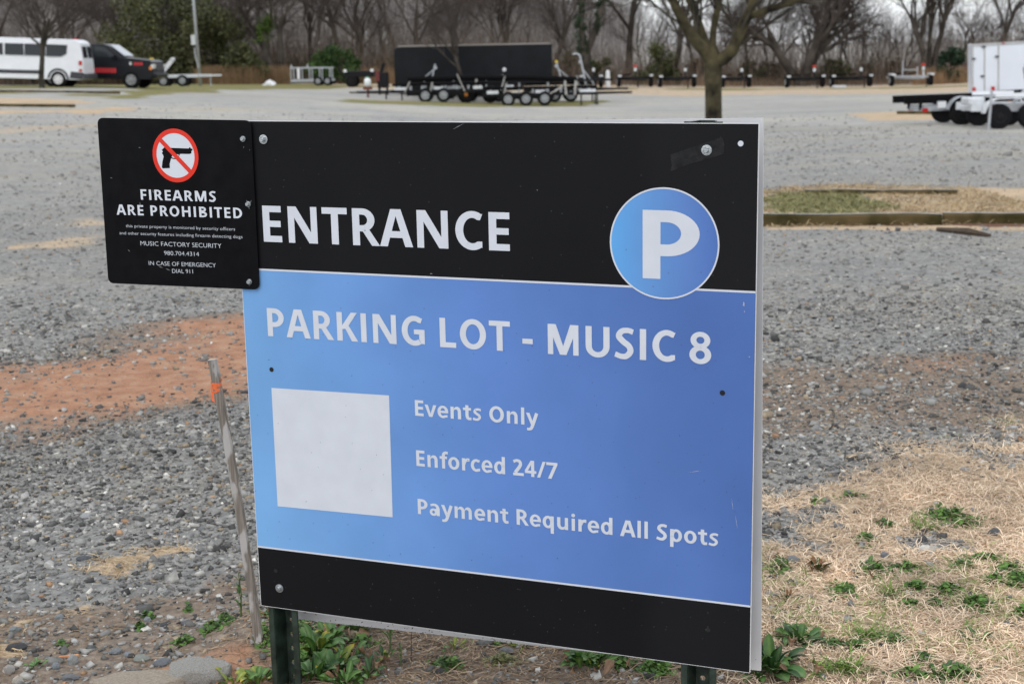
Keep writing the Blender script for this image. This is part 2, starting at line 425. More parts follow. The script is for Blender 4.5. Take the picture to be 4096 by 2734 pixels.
wcl = math_('ADD', wcl, math_('MULTIPLY', math_('MULTIPLY', math_('SUBTRACT', noise(1.3, 6, .7), .5), 1.5), attr('w_clay')))
c = mixc(math_('MULTIPLY', hard(wcl, .08, .5), .85), c, dirt)
c = mixc(math_('MULTIPLY', hard(wcl, .38, 1.0), .9), c, clay)
c = mixc(wmask('w_tan', 1.5), c, tan)
c = mixc(wmask('w_green'), c, grn)
c = mixc(wmask('w_mulch'), c, mul)
L.new(c, P.inputs['Base Color'])
bmp = N('ShaderNodeBump'); bmp.inputs['Strength'].default_value = .8; bmp.inputs['Distance'].default_value = .02
hgt = math_('ADD', math_('MULTIPLY', v1.outputs['Distance'], -.9), math_('ADD', math_('MULTIPLY', nfine, .4), math_('MULTIPLY', v2.outputs['Distance'], -.6)))
L.new(hgt, bmp.inputs['Height']); L.new(bmp.outputs[0], P.inputs['Normal'])
ground = np_mesh('ground', np.stack([xs, ys, zs], 1), GFACE, gm, smooth=True)
for k in PATCH:
    a = ground.data.attributes.new('w_' + k, 'FLOAT', 'POINT')
    a.data.foreach_set('value', patch_w(k, xs, ys).astype(np.float32))
tag(ground, kind='structure')

# ------------------------------------------------------------------ lettering (own bold sans outlines, units: cap height 1.462)
CAPH = 1.462
def _rect(x0, y0, x1, y1): return [[(x0, y0), (x1, y0), (x1, y1), (x0, y1)]]
def _ring(cx, cy, rx, ry, ix, iy, a0, a1, icx=None, icy=None, n=22):
    icx = cx if icx is None else icx; icy = cy if icy is None else icy
    k = max(3, int(n * abs(a1 - a0) / 180)); out = []
    for i in range(k):
        q = []
        for t, o in ((i, 1), (i + 1, 1), (i + 1, 0), (i, 0)):
            th = R(a0 + (a1 - a0) * t / k)
            q.append((cx + rx * math.cos(th), cy + ry * math.sin(th)) if o else (icx + ix * math.cos(th), icy + iy * math.sin(th)))
        out.append(q)
    return out
def _stroke(pts, ws, n=8):
    P = [Vector(p) for p in pts]; P = [P[0] * 2 - P[1]] + P + [P[-1] * 2 - P[-2]]
    C = []; Wd = []
    for i in range(1, len(P) - 2):
        for k in range(n + (1 if i == len(P) - 3 else 0)):
            t = k / n; a, b, c_, d = P[i - 1], P[i], P[i + 1], P[i + 2]
            C.append(.5 * ((2 * b) + (c_ - a) * t + (2 * a - 5 * b + 4 * c_ - d) * t * t + (3 * b - a - 3 * c_ + d) * t ** 3))
            Wd.append(ws[i - 1] * (1 - t) + ws[i] * t)
    out = []; Ls = []; Rs = []
    for i, p in enumerate(C):
        t = (C[min(i + 1, len(C) - 1)] - C[max(i - 1, 0)]).normalized(); nn = Vector((-t.y, t.x))
        Ls.append(tuple(p + nn * Wd[i] / 2)); Rs.append(tuple(p - nn * Wd[i] / 2))
    for i in range(len(C) - 1): out.append([Ls[i], Rs[i], Rs[i + 1], Ls[i + 1]])
    return out
def _bowl(x0, yb, yt, rx, ir, w, xm):
    cy = (yb + yt) / 2; ry = (yt - yb) / 2
    return _rect(x0, yt - w, xm, yt) + _rect(x0, yb, xm, yb + w) + _ring(xm, cy, rx, ry, ir, ry - w, -90, 90)
def _arch(x0, x1, ytop=1.139, st=.306):
    ic = (x0 + x1 - st) / 2 + .0; irx = (x1 - st - x0) / 2
    return _ring((x0 + x1) / 2 - .02, .68, (x1 - x0) / 2 + .02, ytop - .68, irx, .20, 0, 180, icx=ic) + _rect(x1 - st, 0, x1, .68)
ST = lambda y=CAPH: _rect(.184, 0, .494, y)
_cC = _ring(.82, .731, .70, .751, .375, .489, 58, 302)
GL = {
 'E': (1.147, ST() + _rect(.494, 0, 1.026, .254) + _rect(.494, .612, .99, .862) + _rect(.494, 1.208, 1.026, CAPH)),
 'F': (1.10, ST() + _rect(.494, .56, .97, .81) + _rect(.494, 1.208, 1.026, CAPH)),
 'H': (1.58, ST() + _rect(.494, .62, 1.09, .88) + _rect(1.09, 0, 1.40, CAPH)),
 'L': (1.147, ST() + _rect(.494, 0, 1.055, .256)), 'I': (.678, ST()), 'i': (.625, _rect(.16, 0, .466, 1.118) + _ring(.313, 1.41, .175, .165, .001, .001, 0, 360)), 'l': (.625, _rect(.16, 0, .466, 1.556)),
 'T': (1.186, _rect(.44, 0, .75, 1.208) + _rect(.041, 1.208, 1.145, CAPH)),
 'N': (1.665, _rect(.184, 0, .468, CAPH) + _rect(1.199, 0, 1.481, CAPH) + [[(.19, CAPH), (1.105, 0), (1.475, 0), (.556, CAPH)]]),
 'R': (1.352, ST() + _bowl(.494, .555, CAPH, .53, .215, .245, .62) + [[(.60, .60), (1.008, 0), (1.352, 0), (.89, .66)]]),
 'P': (1.284, ST() + _bowl(.494, .49, CAPH, .567, .25, .25, .60)),
 'B': (1.39, ST() + _bowl(.494, .74, CAPH, .46, .17, .235, .70) + _bowl(.494, 0, .79, .55, .24, .25, .72)),
 'D': (1.52, ST() + _bowl(.494, 0, CAPH, .78, .46, .26, .62)),
 'A': (1.413, [[(0, 0), (.332, 0), (.7065, 1.20), (.7065, 1.468), (.487, 1.468)], [(1.413, 0), (.926, 1.468), (.7065, 1.468), (.7065, 1.20), (1.081, 0)], [(.40, .348), (1.01, .348), (.92, .608), (.49, .608)]]),
 'C': (1.305, _cC + [[(1.19, 1.368), (1.02, 1.146), (1.14, 1.135), (1.24, 1.375)], [(1.19, .094), (1.215, .055), (1.215, .32), (1.02, .316)]]),
 'G': (1.483, _cC + [[(1.19, 1.368), (1.02, 1.146), (1.17, 1.12), (1.27, 1.365)], [(1.19, .094), (1.372, .08), (1.372, .80), (1.07, .80), (1.07, .30)]] + _rect(.79, .56, 1.08, .80)),
 'O': (1.63, _ring(.815, .731, .696, .751, .371, .492, 0, 360)),
 'K': (1.36, ST() + [[(.494, .60), (.66, .62), (.82, .745), (1.35, CAPH), (1.006, CAPH), (.494, .80)], [(.64, .66), (1.01, 0), (1.361, 0), (.845, .81)]]),
 'M': (1.926, _rect(.184, 0, .456, CAPH) + _rect(1.471, 0, 1.743, CAPH) + [[(.19, CAPH), (.80, 0), (.9635, 0), (.9635, .42), (.60, CAPH)], [(1.737, CAPH), (1.327, CAPH), (.9635, .42), (.9635, 0), (1.127, 0)]]),
 'U': (1.548, _rect(.174, .52, .484, CAPH) + _rect(1.064, .52, 1.372, CAPH) + _ring(.773, .52, .599, .54, .29, .285, 180, 360)),
 'S': (1.128, _stroke([(.985, 1.285), (.72, 1.355), (.43, 1.30), (.285, 1.07), (.50, .82), (.77, .62), (.85, .37), (.66, .14), (.40, .11), (.095, .205)], [.25, .25, .27, .30, .29, .29, .30, .27, .25, .25])),
 '-': (.659, _rect(.061, .424, .598, .674)),
 '8': (1.169, _ring(.583, 1.09, .47, .393, .19, .165, 0, 360) + _ring(.583, .41, .52, .43, .215, .20, 0, 360)),
 '2': (1.169, _stroke([(.13, 1.235), (.40, 1.355), (.70, 1.30), (.80, 1.06), (.68, .78), (.28, .26)], [.27, .25, .28, .31, .31, .31]) + _rect(.082, 0, 1.10, .256)),
 '4': (1.169, _rect(.63, 0, .93, CAPH) + _rect(.035, .305, .63, .545) + _rect(.93, .305, 1.12, .545) + [[(.035, .545), (.33, .545), (.66, 1.12), (.66, CAPH), (.60, CAPH)]]),
 '7': (1.169, _rect(.055, 1.206, 1.10, CAPH) + [[(.20, 0), (.53, 0), (1.10, 1.27), (1.10, 1.30), (.76, 1.21)]]),
 '/': (.846, [[(.02, 0), (.30, 0), (.84, CAPH), (.56, CAPH)]]), ' ': (.532, []),
 'v': (1.165, [[(0, 1.118), (.425, 0), (.5825, 0), (.5825, .30), (.319, 1.118)], [(1.165, 1.118), (.846, 1.118), (.5825, .30), (.5825, 0), (.74, 0)]]),
 'e': (1.212, _ring(.62, .56, .528, .58, .235, .36, -4, 302) + _rect(.385, .455, 1.146, .655) + [[(.90, .065), (1.06, .055), (1.06, .29), (.745, .25)]]),
 'n': (1.346, _rect(.16, 0, .466, 1.118) + _arch(.466, 1.176)),
 'm': (2.011, _rect(.16, 0, .466, 1.118) + _arch(.466, 1.155) + _arch(1.155, 1.845)),
 'u': (1.346, _rect(.154, .44, .46, 1.118) + _rect(.871, 0, 1.176, 1.118) + _ring(.60, .44, .446, .46, .205, .21, 180, 360, icx=.665)),
 't': (.889, _stroke([(.413, 1.36), (.413, .80), (.42, .35), (.55, .13), (.83, .13)], [.30, .306, .306, .27, .235]) + _rect(.031, .889, .262, 1.118) + _rect(.564, .889, .81, 1.118)),
 'f': (.793, _stroke([(.87, 1.44), (.62, 1.455), (.44, 1.32), (.41, 1.05), (.41, .5), (.41, 0)], [.235, .25, .29, .306, .306, .306]) + _rect(.041, .889, .257, 1.118) + _rect(.563, .889, .77, 1.118)),
 's': (1.018, _stroke([(.87, .985), (.62, 1.045), (.36, .985), (.27, .80), (.46, .63), (.68, .49), (.74, .30), (.56, .115), (.34, .10), (.09, .17)], [.21, .21, .22, .25, .245, .245, .25, .22, .21, .22])),
 'y': (1.165, _stroke([(1.005, 1.118), (.80, .54), (.61, .0), (.47, -.28), (.27, -.375), (.075, -.36)], [.305, .305, .30, .28, .24, .23]) + [[(0, 1.118), (.48, -.02), (.66, .22), (.62, .32), (.329, 1.118)]]),
 'o': (1.28, _ring(.635, .56, .547, .58, .235, .345, 0, 360)),
 'r': (.93, _rect(.16, 0, .466, 1.118) + _stroke([(.40, .60), (.47, .83), (.64, .985), (.90, .995)], [.24, .25, .27, .29])),
 'c': (1.053, _ring(.63, .56, .538, .58, .232, .34, 62, 298) + [[(.883, 1.072), (.739, .86), (.92, .845), (1.01, 1.075)], [(.883, .048), (.99, .05), (.99, .30), (.739, .26)]]),
 'd': (1.30, _ring(.60, .56, .506, .58, .20, .34, 0, 360) + _rect(.838, 0, 1.144, 1.556)),
 'q': (1.30, _ring(.60, .56, .506, .58, .20, .34, 0, 360) + _rect(.838, -.492, 1.144, 1.118)),
 'p': (1.30, _ring(.70, .56, .506, .58, .20, .34, 0, 360) + _rect(.16, -.492, .466, 1.118)),
 'a': (1.237, _rect(.78, 0, 1.085, .74) + _stroke([(.185, .975), (.52, 1.045), (.80, .95), (.93, .70)], [.21, .23, .27, .31]) + _ring(.47, .335, .384, .355, .13, .135, 0, 360) + _rect(.47, .50, .79, .68)),
}
def text_polys(txt, track=0.0):
    x = 0; out = []
    for ch in txt:
        w, ps = GL[ch]
        for p in ps: out.append([(a + x, b) for a, b in p])
        x += w + track
    xs_ = [a for p in out for a, b in p]
    return out, min(xs_), max(xs_)
def lettering(name, txt, bl, tl, br_u, w, m, root, track=0.0, off=None):
    """bl / tl: photo pixels of baseline-left and cap-top-left, br: pixel on the right edge"""
    ps, x0, x1 = text_polys(txt, track)
    u0, v0 = S_uv(*bl, w); ut, vt = S_uv(*tl, w)
    u1, v1_ = S_uv(*br_u, w)
    hgt_ = vt - v0; sl_ = 0.0
    words = []; xx = 0.0                        # one part per word
    for wd_ in txt.split(' '):
        wlen = sum(GL[ch][0] + track for ch in wd_); words.append((xx - .05, xx + wlen + .05)); xx += wlen + GL[' '][0] + track
    mbs = [MB(off=root.location) for _ in words]
    for i, p in enumerate(ps):
        q = []
        cx_ = sum(a for a, b in p) / len(p); mb = mbs[[k for k, (a0, a1) in enumerate(words) if a0 <= cx_ <= a1][0]]
        for a, b in p:
            q.append(SP(u0 + (u1 - u0) * (a - x0) / (x1 - x0), v0 + hgt_ * b / CAPH, w + (i % 7) * 3e-5))
        s_ = sum(p[k][0] * p[(k + 1) % len(p)][1] - p[(k + 1) % len(p)][0] * p[k][1] for k in range(len(p)))
        if s_ < 0: q.reverse()
        mb.add(q, [tuple(range(len(q)))])
    for mb in mbs: mb.build(name, m, root)
def thin_lettering(name, txt, l, r, capu, w, m, root, ow=-.011):
    """small regular-weight print from the built-in outline font; l, r: baseline ends in photo pixels; capu: cap height in metres"""
    cu = bpy.data.curves.new('tmp', 'FONT'); cu.body = txt; cu.offset = ow; cu.resolution_u = 3
    ob = bpy.data.objects.new('tmp', cu); COL.objects.link(ob)
    dg = bpy.context.evaluated_depsgraph_get(); dg.update()
    me = bpy.data.meshes.new_from_object(ob.evaluated_get(dg))
    bpy.data.objects.remove(ob); bpy.data.curves.remove(cu)
    x = [v.co.x for v in me.vertices]; x0, x1 = min(x), max(x)
    a = Vector(S_uv(*l, w)); b = Vector(S_uv(*r, w)); d = b - a; nn = Vector((-d.y, d.x)).normalized()
    for v in me.vertices:
        q = a + d * ((v.co.x - x0) / (x1 - x0)) + nn * (v.co.y / .70 * capu)
        v.co = SP(q.x, q.y, w) - root.location
    me.materials.clear(); me.materials.append(m); me.name = name
    return link_mesh(name, me, root)

# ------------------------------------------------------------------ the parking sign
def print_mat(name, stops, rough=.38, dirt_amt=.5, axis_grad=True, dots=.012):
    """flat print on the panel: left-to-right printed gradient plus specks of dirt"""
    m = bpy.data.materials.new(name); m.use_nodes = True
    n = m.node_tree; p = n.nodes['Principled BSDF']; p.inputs['Roughness'].default_value = rough; p.inputs['Specular IOR Level'].default_value = .10
    tc = n.nodes.new('ShaderNodeTexCoord')
    cr = n.nodes.new('ShaderNodeValToRGB'); e = cr.color_ramp.elements
    while len(e) < len(stops): e.new(.5)
    for q, (t, c) in zip(e, stops): q.position = t; q.color = (*c, 1)
    g_ = n.nodes.new('ShaderNodeAttribute'); g_.attribute_name = 'grad'
    n.links.new(g_.outputs['Fac'], cr.inputs[0])
    mp = n.nodes.new('ShaderNodeMapping'); mp.inputs['Rotation'].default_value = (.3, .5, .2)
    n.links.new(tc.outputs['Object'], mp.inputs['Vector'])
    vz = n.nodes.new('ShaderNodeTexVoronoi'); vz.inputs['Scale'].default_value = 34; vz.inputs['Randomness'].default_value = 1
    n.links.new(mp.outputs[0], vz.inputs['Vector'])
    lt = n.nodes.new('ShaderNodeMath'); lt.operation = 'LESS_THAN'; lt.inputs[1].default_value = .055
    n.links.new(vz.outputs['Distance'], lt.inputs[0])
    mx = n.nodes.new('ShaderNodeMix'); mx.data_type = 'RGBA'
    sm = n.nodes.new('ShaderNodeMath'); sm.operation = 'MULTIPLY'; sm.inputs[1].default_value = dirt_amt
    n.links.new(lt.outputs[0], sm.inputs[0]); n.links.new(sm.outputs[0], mx.inputs[0])
    n.links.new(cr.outputs[0], mx.inputs[6]); mx.inputs[7].default_value = (.10, .10, .10, 1) if stops[0][1][2] > .1 else (.25, .25, .25, 1)
    nz = n.nodes.new('ShaderNodeTexNoise'); nz.inputs['Scale'].default_value = 4; nz.inputs['Detail'].default_value = 6
    n.links.new(tc.outputs['Object'], nz.inputs['Vector'])
    mr = n.nodes.new('ShaderNodeMapRange'); mr.inputs[1].default_value = .3; mr.inputs[2].default_value = .7; mr.inputs[3].default_value = .92; mr.inputs[4].default_value = 1.08
    n.links.new(nz.outputs[0], mr.inputs[0])
    hv = n.nodes.new('ShaderNodeHueSaturation'); n.links.new(mx.outputs[2], hv.inputs['Color']); n.links.new(mr.outputs[0], hv.inputs['Value'])
    n.links.new(hv.outputs[0], p.inputs['Base Color'])
    rr = n.nodes.new('ShaderNodeMapRange'); rr.inputs[3].default_value = rough - .08; rr.inputs[4].default_value = rough + .12
    n.links.new(nz.outputs[0], rr.inputs[0]); n.links.new(rr.outputs[0], p.inputs['Roughness'])
    # faint ribs of the corrugated sheet
    return m
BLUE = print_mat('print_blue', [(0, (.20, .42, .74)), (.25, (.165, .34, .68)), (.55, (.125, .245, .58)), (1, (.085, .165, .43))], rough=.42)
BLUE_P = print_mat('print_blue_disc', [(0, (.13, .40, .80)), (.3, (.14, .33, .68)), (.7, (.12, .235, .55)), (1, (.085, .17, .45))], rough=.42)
BLACK = print_mat('print_black', [(0, (.009, .009, .010)), (1, (.012, .012, .0135))], rough=.42, dirt_amt=.12)
WHITE = mat('print_white', (.64, .665, .72), .5, var=.03, vscale=20, spec=.3)
PWHITE = mat('panel_white', (.74, .74, .75), .4, var=.06, vscale=14)
STEEL = mat('zinc_steel', (.50, .53, .54), .36, 1.0, var=.12, vscale=90, bump=.15, bscale=300)
HOLE = mat('drilled_hole', (.01, .01, .01), .9)
POSTM = mat('green_post_paint', (.012, .026, .018), .45, var=.5, vscale=30, bump=.1, bscale=120, col2=(.018, .03, .022))

def grad_attr(o, fn):
    a = o.data.attributes.new('grad', 'FLOAT', 'POINT')
    a.data.foreach_set('value', np.array([fn(v.co) for v in o.data.vertices], np.float32))
psn = empty('parking_sign', SP(SW / 2, -SH - .2, -.03)); psn.location.z = 0.0
bpy.context.view_layer.update()
PL = psn.location.copy()
tag(psn, 'large black and blue ENTRANCE parking lot sign on two green posts', 'sign')
def quad_sheet(name, uv, w, m, root, nu=24, nv=1, thick=0.0):
    """sheet over a uv quad given as (tl, tr, br, bl), with thickness"""
    mb = MB(off=root.location); tl, tr, br, bl = [Vector(q) for q in uv]
    for j in range(nv + 1):
        for i in range(nu + 1):
            s_, t_ = i / nu, j / nv
            q = (tl * (1 - s_) + tr * s_) * (1 - t_) + (bl * (1 - s_) + br * s_) * t_
            mb.v.append(tuple(SP(q.x, q.y, w)))
    for j in range(nv):
        for i in range(nu):
            a = j * (nu + 1) + i; mb.f.append((a, a + nu + 1, a + nu + 2, a + 1))
    if thick:
        b = len(mb.v)
        for q in (tl, tr, br, bl): mb.v.append(tuple(SP(q.x, q.y, w)))
        for q in (tl, tr, br, bl): mb.v.append(tuple(SP(q.x, q.y, w - thick)))
        mb.f += [(b + 4, b + 5, b + 6, b + 7)] + [(b + i, b + (i + 1) % 4, b + 4 + (i + 1) % 4, b + 4 + i) for i in range(4)]
    return mb.build(name, m, root)
UV = lambda x, y, w=0.0: S_uv(x, y, w)
FP = quad_sheet('front_panel', ((0, 0), (SW, 0), (SW, -SH), (0, -SH)), 0, BLACK, psn, thick=.004)
grad_attr(FP, lambda c: 1 if S_A.dot(Vector(c) + PL - S_ORG) > SW * .8 else .2)
# the sheet's raw white cut edge
eb = MB(off=PL)
for (a, b) in (((0, 0), (SW, 0)), ((SW, 0), (SW, -SH)), ((SW, -SH), (0, -SH)), ((0, -SH), (0, 0))):
    a = Vector(a); b = Vector(b); d = (b - a).normalized(); o_ = Vector((-d.y, d.x)) * .0012
    eb.add([SP(a.x, a.y, -.0002), SP(b.x, b.y, -.0002), SP(b.x, b.y, -.0042), SP(a.x, a.y, -.0042),
            SP(a.x + o_.x, a.y + o_.y, -.0002), SP(b.x + o_.x, b.y + o_.y, -.0002), SP(b.x + o_.x, b.y + o_.y, -.0042), SP(a.x + o_.x, a.y + o_.y, -.0042)],
           [(4, 5, 6, 7), (0, 1, 5, 4), (3, 7, 6, 2)])
eb.build('panel_edge', PWHITE, psn)
l0 = UV(1036.8, 1080.2)[1]; l1 = UV(3020.9, 1164.6)[1]; k0 = UV(1030.7, 2184)[1]; k1 = UV(3000.9, 2422.6)[1]
lt_ = (l0 + l1) / 2; lb_ = (k0 + k1) / 2
bb_ = quad_sheet('blue_field', ((.0003, lt_), (SW - .0003, lt_), (SW - .0003, lb_), (.0003, lb_)), .0004, BLUE, psn)
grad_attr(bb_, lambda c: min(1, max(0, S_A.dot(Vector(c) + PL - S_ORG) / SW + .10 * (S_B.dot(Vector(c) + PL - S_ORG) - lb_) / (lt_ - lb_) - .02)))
for nm, vv in (('white_line', lt_), ('white_line', lb_)):
    quad_sheet(nm, ((.0003, vv + .0022), (SW - .0003, vv + .0022), (SW - .0003, vv - .0022), (.0003, vv - .0022)), .0007, WHITE, psn, nu=2)
def disc(name, cu, cv, r, w, m, root, r_in=None, n=72, grad=False):
    mb = MB(off=root.location)
    o_ = [SP(cu + r * math.cos(2 * math.pi * k / n), cv + r * math.sin(2 * math.pi * k / n), w) for k in range(n)]
    if r_in is None:
        mb.add([SP(cu, cv, w)] + o_, [(0, k + 1, (k + 1) % n + 1) for k in range(n)])
    else:
        i_ = [SP(cu + r_in * math.cos(2 * math.pi * k / n), cv + r_in * math.sin(2 * math.pi * k / n), w) for k in range(n)]
        mb.add(o_ + i_, [(k, (k + 1) % n, n + (k + 1) % n, n + k) for k in range(n)])
    ob = mb.build(name, m, root)
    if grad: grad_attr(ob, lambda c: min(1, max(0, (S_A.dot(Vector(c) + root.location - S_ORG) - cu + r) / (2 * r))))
    return ob
qa = [UV(*q) for q in ((2441, 963.6), (2877.3, 977), (2658.9, 747.9), (2669.7, 1197.7))]
pcu = (qa[0][0] + qa[1][0]) / 2; pcv = (qa[2][1] + qa[3][1]) / 2; pr = ((qa[1][0] - qa[0][0]) + (qa[2][1] - qa[3][1])) / 4
pd = disc('parking_disc', pcu, pcv, pr - .003, .0010, BLUE_P, psn, grad=True)
disc('disc_border', pcu, pcv, pr, .0013, WHITE, psn, r_in=pr - .0034)
lettering('letter_p', 'P', (2570.6, 1112), (2572.7, 838.9), (2798.7, 950), .0014, WHITE, psn)
lettering('lettering', 'ENTRANCE', (1055.8, 966.2), (1048.6, 822.1), (2039.7, 996.9), .0011, WHITE, psn)
lettering('lettering', 'PARKING LOT - MUSIC 8', (1072.6, 1343), (1066, 1230.7), (2845, 1430), .0011, WHITE, psn)
lettering('lettering', 'Events Only', (1661, 1661), (1659, 1598.6), (2153, 1651.7), .0011, WHITE, psn)
lettering('lettering', 'Enforced 24/7', (1666, 1861.7), (1664.2, 1798.8), (2229.6, 1850), .0011, WHITE, psn)
lettering('lettering', 'Payment Required All Spots', (1672.2, 2053.7), (1667.9, 1992.6), (2872.9, 2169), .0011, WHITE, psn)
qs = [UV(1086.4, 1550), UV(1556.9, 1580.2), UV(1571.2, 2066.6), UV(1111.4, 2022.6)]
quad_sheet('white_square', qs, .0009, WHITE, psn, nu=2)
# translucent strip of old tape under the top right bolt
tp = mat('old_tape', (.0175, .0175, .019), .5, var=.35, vscale=60, bump=.10, bscale=200, spec=.14)
mb = MB(off=PL)
tpx = [(2682, 618), (2890, 548), (2893, 560), (2899, 580), (2897, 596), (2900, 615), (2860, 628), (2760, 656), (2682, 686), (2688, 660), (2684, 648)]
tv = [SP(*UV(*q), .0008) for q in tpx]; mb.add(tv, [tuple(range(len(tv)))[::-1]]); mb.build('tape_strip', tp, psn)
def bolt(cu, cv, w, root, washer=.0108, hexr=.0060, m=None):
    m = m or STEEL
    b = MB(off=root.location); c0 = SP(cu, cv, w)
    b.lathe([(washer * .42, -.001), (washer, 0), (washer, .0016), (washer * .45, .0020)], c0, S_N, 26)
    ob = b.build('washer', m, root)
    b = MB(off=root.location)
    b.lathe([(hexr * 1.25, .002), (hexr * 1.25, .0032)], c0, S_N, 20); b.lathe([(hexr, .003), (hexr, .0080), (hexr * .82, .0094)], c0, S_N, 6)
    hx = b.build('bolt_head', m, ob)
    return ob
for q in ((1055, 557), (2827, 600), (1119, 2350)): bolt(*UV(*q), .0008, psn)
for q, r_ in (((1087, 1477), .0058), ((2890, 1570), .0058), ((1104, 2281), .0055), ((2833, 2516), .0058)):
    u_, v_ = UV(*q); disc('bolt_hole', u_, v_, r_, .0012, HOLE, psn, n=14)
u_, v_ = UV(2963, 574); disc('bolt_hole', u_, v_, .0058, .0012, WHITE, psn, n=18)
sm = MB(off=PL)
def mark(x, y, l_, a, wd_=.8):
    c0 = Vector((x, y)); d = Vector((math.cos(R(a)), math.sin(R(a)))) * l_ / 2; nn_ = Vector((-d.y, d.x)).normalized() * wd_
    q = [S_uv(*(c0 + e), 0) for e in (-d, -nn_, d, nn_)]
    return [SP(*e, .0013) for e in q]
for x, y, l_, a, wd_ in ((2976, 1213, 18, 80, 2.2), (2975, 1220, 10, 30, 2), (2978, 1245, 7, 70, 1.8), (2998, 1426, 7, 0, 1.8), (2780, 1884, 50, -6, .7), (2930, 2015, 50, 82, .6), (2946, 2085, 60, 80, .6), (1725, 1094, 14, 2, .8), (1835, 505, 52, -28, .6), (2150, 760, 5, 40, .8), (1960, 900, 5, 10, .8)):
    sm.add(mark(x, y, l_, a, wd_), [(0, 1, 2, 3)])
sm.build('scratch_marks', mat('scratched_white', (.55, .56, .60), .6), psn)['kind'] = 'stuff'
sm = MB(off=PL); rr2 = random.Random(12)
for _ in range(90):
    sm.add(mark(rr2.uniform(1060, 2960), 1300 + 950 * rr2.random() ** .6, rr2.uniform(3, 9), rr2.uniform(0, 180), rr2.uniform(.5, 1.3)), [(0, 1, 2, 3)])
sm.build('dirt_specks', mat('mud', (.05, .04, .035), .9), psn)['kind'] = 'stuff'
sm = MB(off=PL)
for _ in range(70):
    sm.add(mark(rr2.uniform(1060, 2960), 2300 + 300 * rr2.random(), rr2.uniform(3, 7), rr2.uniform(0, 180), rr2.uniform(.5, 1.0)), [(0, 1, 2, 3)])
for m_ in (sm,):
    keep = [i for i in range(0, len(m_.v), 4) if -SH + .004 < S_B.dot(Vector(m_.v[i]) - S_ORG) < lb_ - .01]
    vv_ = [m_.v[i + k] for i in keep for k in range(4)]; m_.v = vv_; m_.f = [(4 * i, 4 * i + 1, 4 * i + 2, 4 * i + 3) for i in range(len(keep))]
sm.build('dust_specks', mat('dust_grey', (.13, .125, .12), .9), psn)['kind'] = 'stuff'
# rear panel (same sheet, bolted to the back of the posts)
WR = -.075
rq = [S_uv(1010, 497, WR), S_uv(3053, 472, WR), S_uv(3044, 2681, WR), S_uv(1120, 2466, WR)]
RPM = mat('panel_back_white', (.66, .66, .67), .45, var=.05, vscale=10)
quad_sheet('rear_panel', rq, WR, RPM, psn, nu=2, thick=.004)
# specks of mud splashed on the inside of the rear panel
sp = MB(off=PL)
for _ in range(150):
    t_ = random.random(); s_ = random.random() ** 1.6
    q = Vector(rq[3]).lerp(Vector(rq[2]), t_) + Vector((0, .035 * s_))
    r_ = random.uniform(.0005, .0014); th = random.uniform(0, 6.28); ln = random.uniform(1, 3.2)
    dx, dy = math.cos(th) * r_ * ln, math.sin(th) * r_ * ln
    px_, py_ = -math.sin(th) * r_, math.cos(th) * r_
    sp.add([SP(q.x + a, q.y + b, WR + .0004) for a, b in ((-dx, -dy), (px_, py_), (dx, dy), (-px_, -py_))], [(3, 2, 1, 0)])
sp.build('mud_specks', mat('mud', (.05, .04, .035), .9), psn)['kind'] = 'stuff'
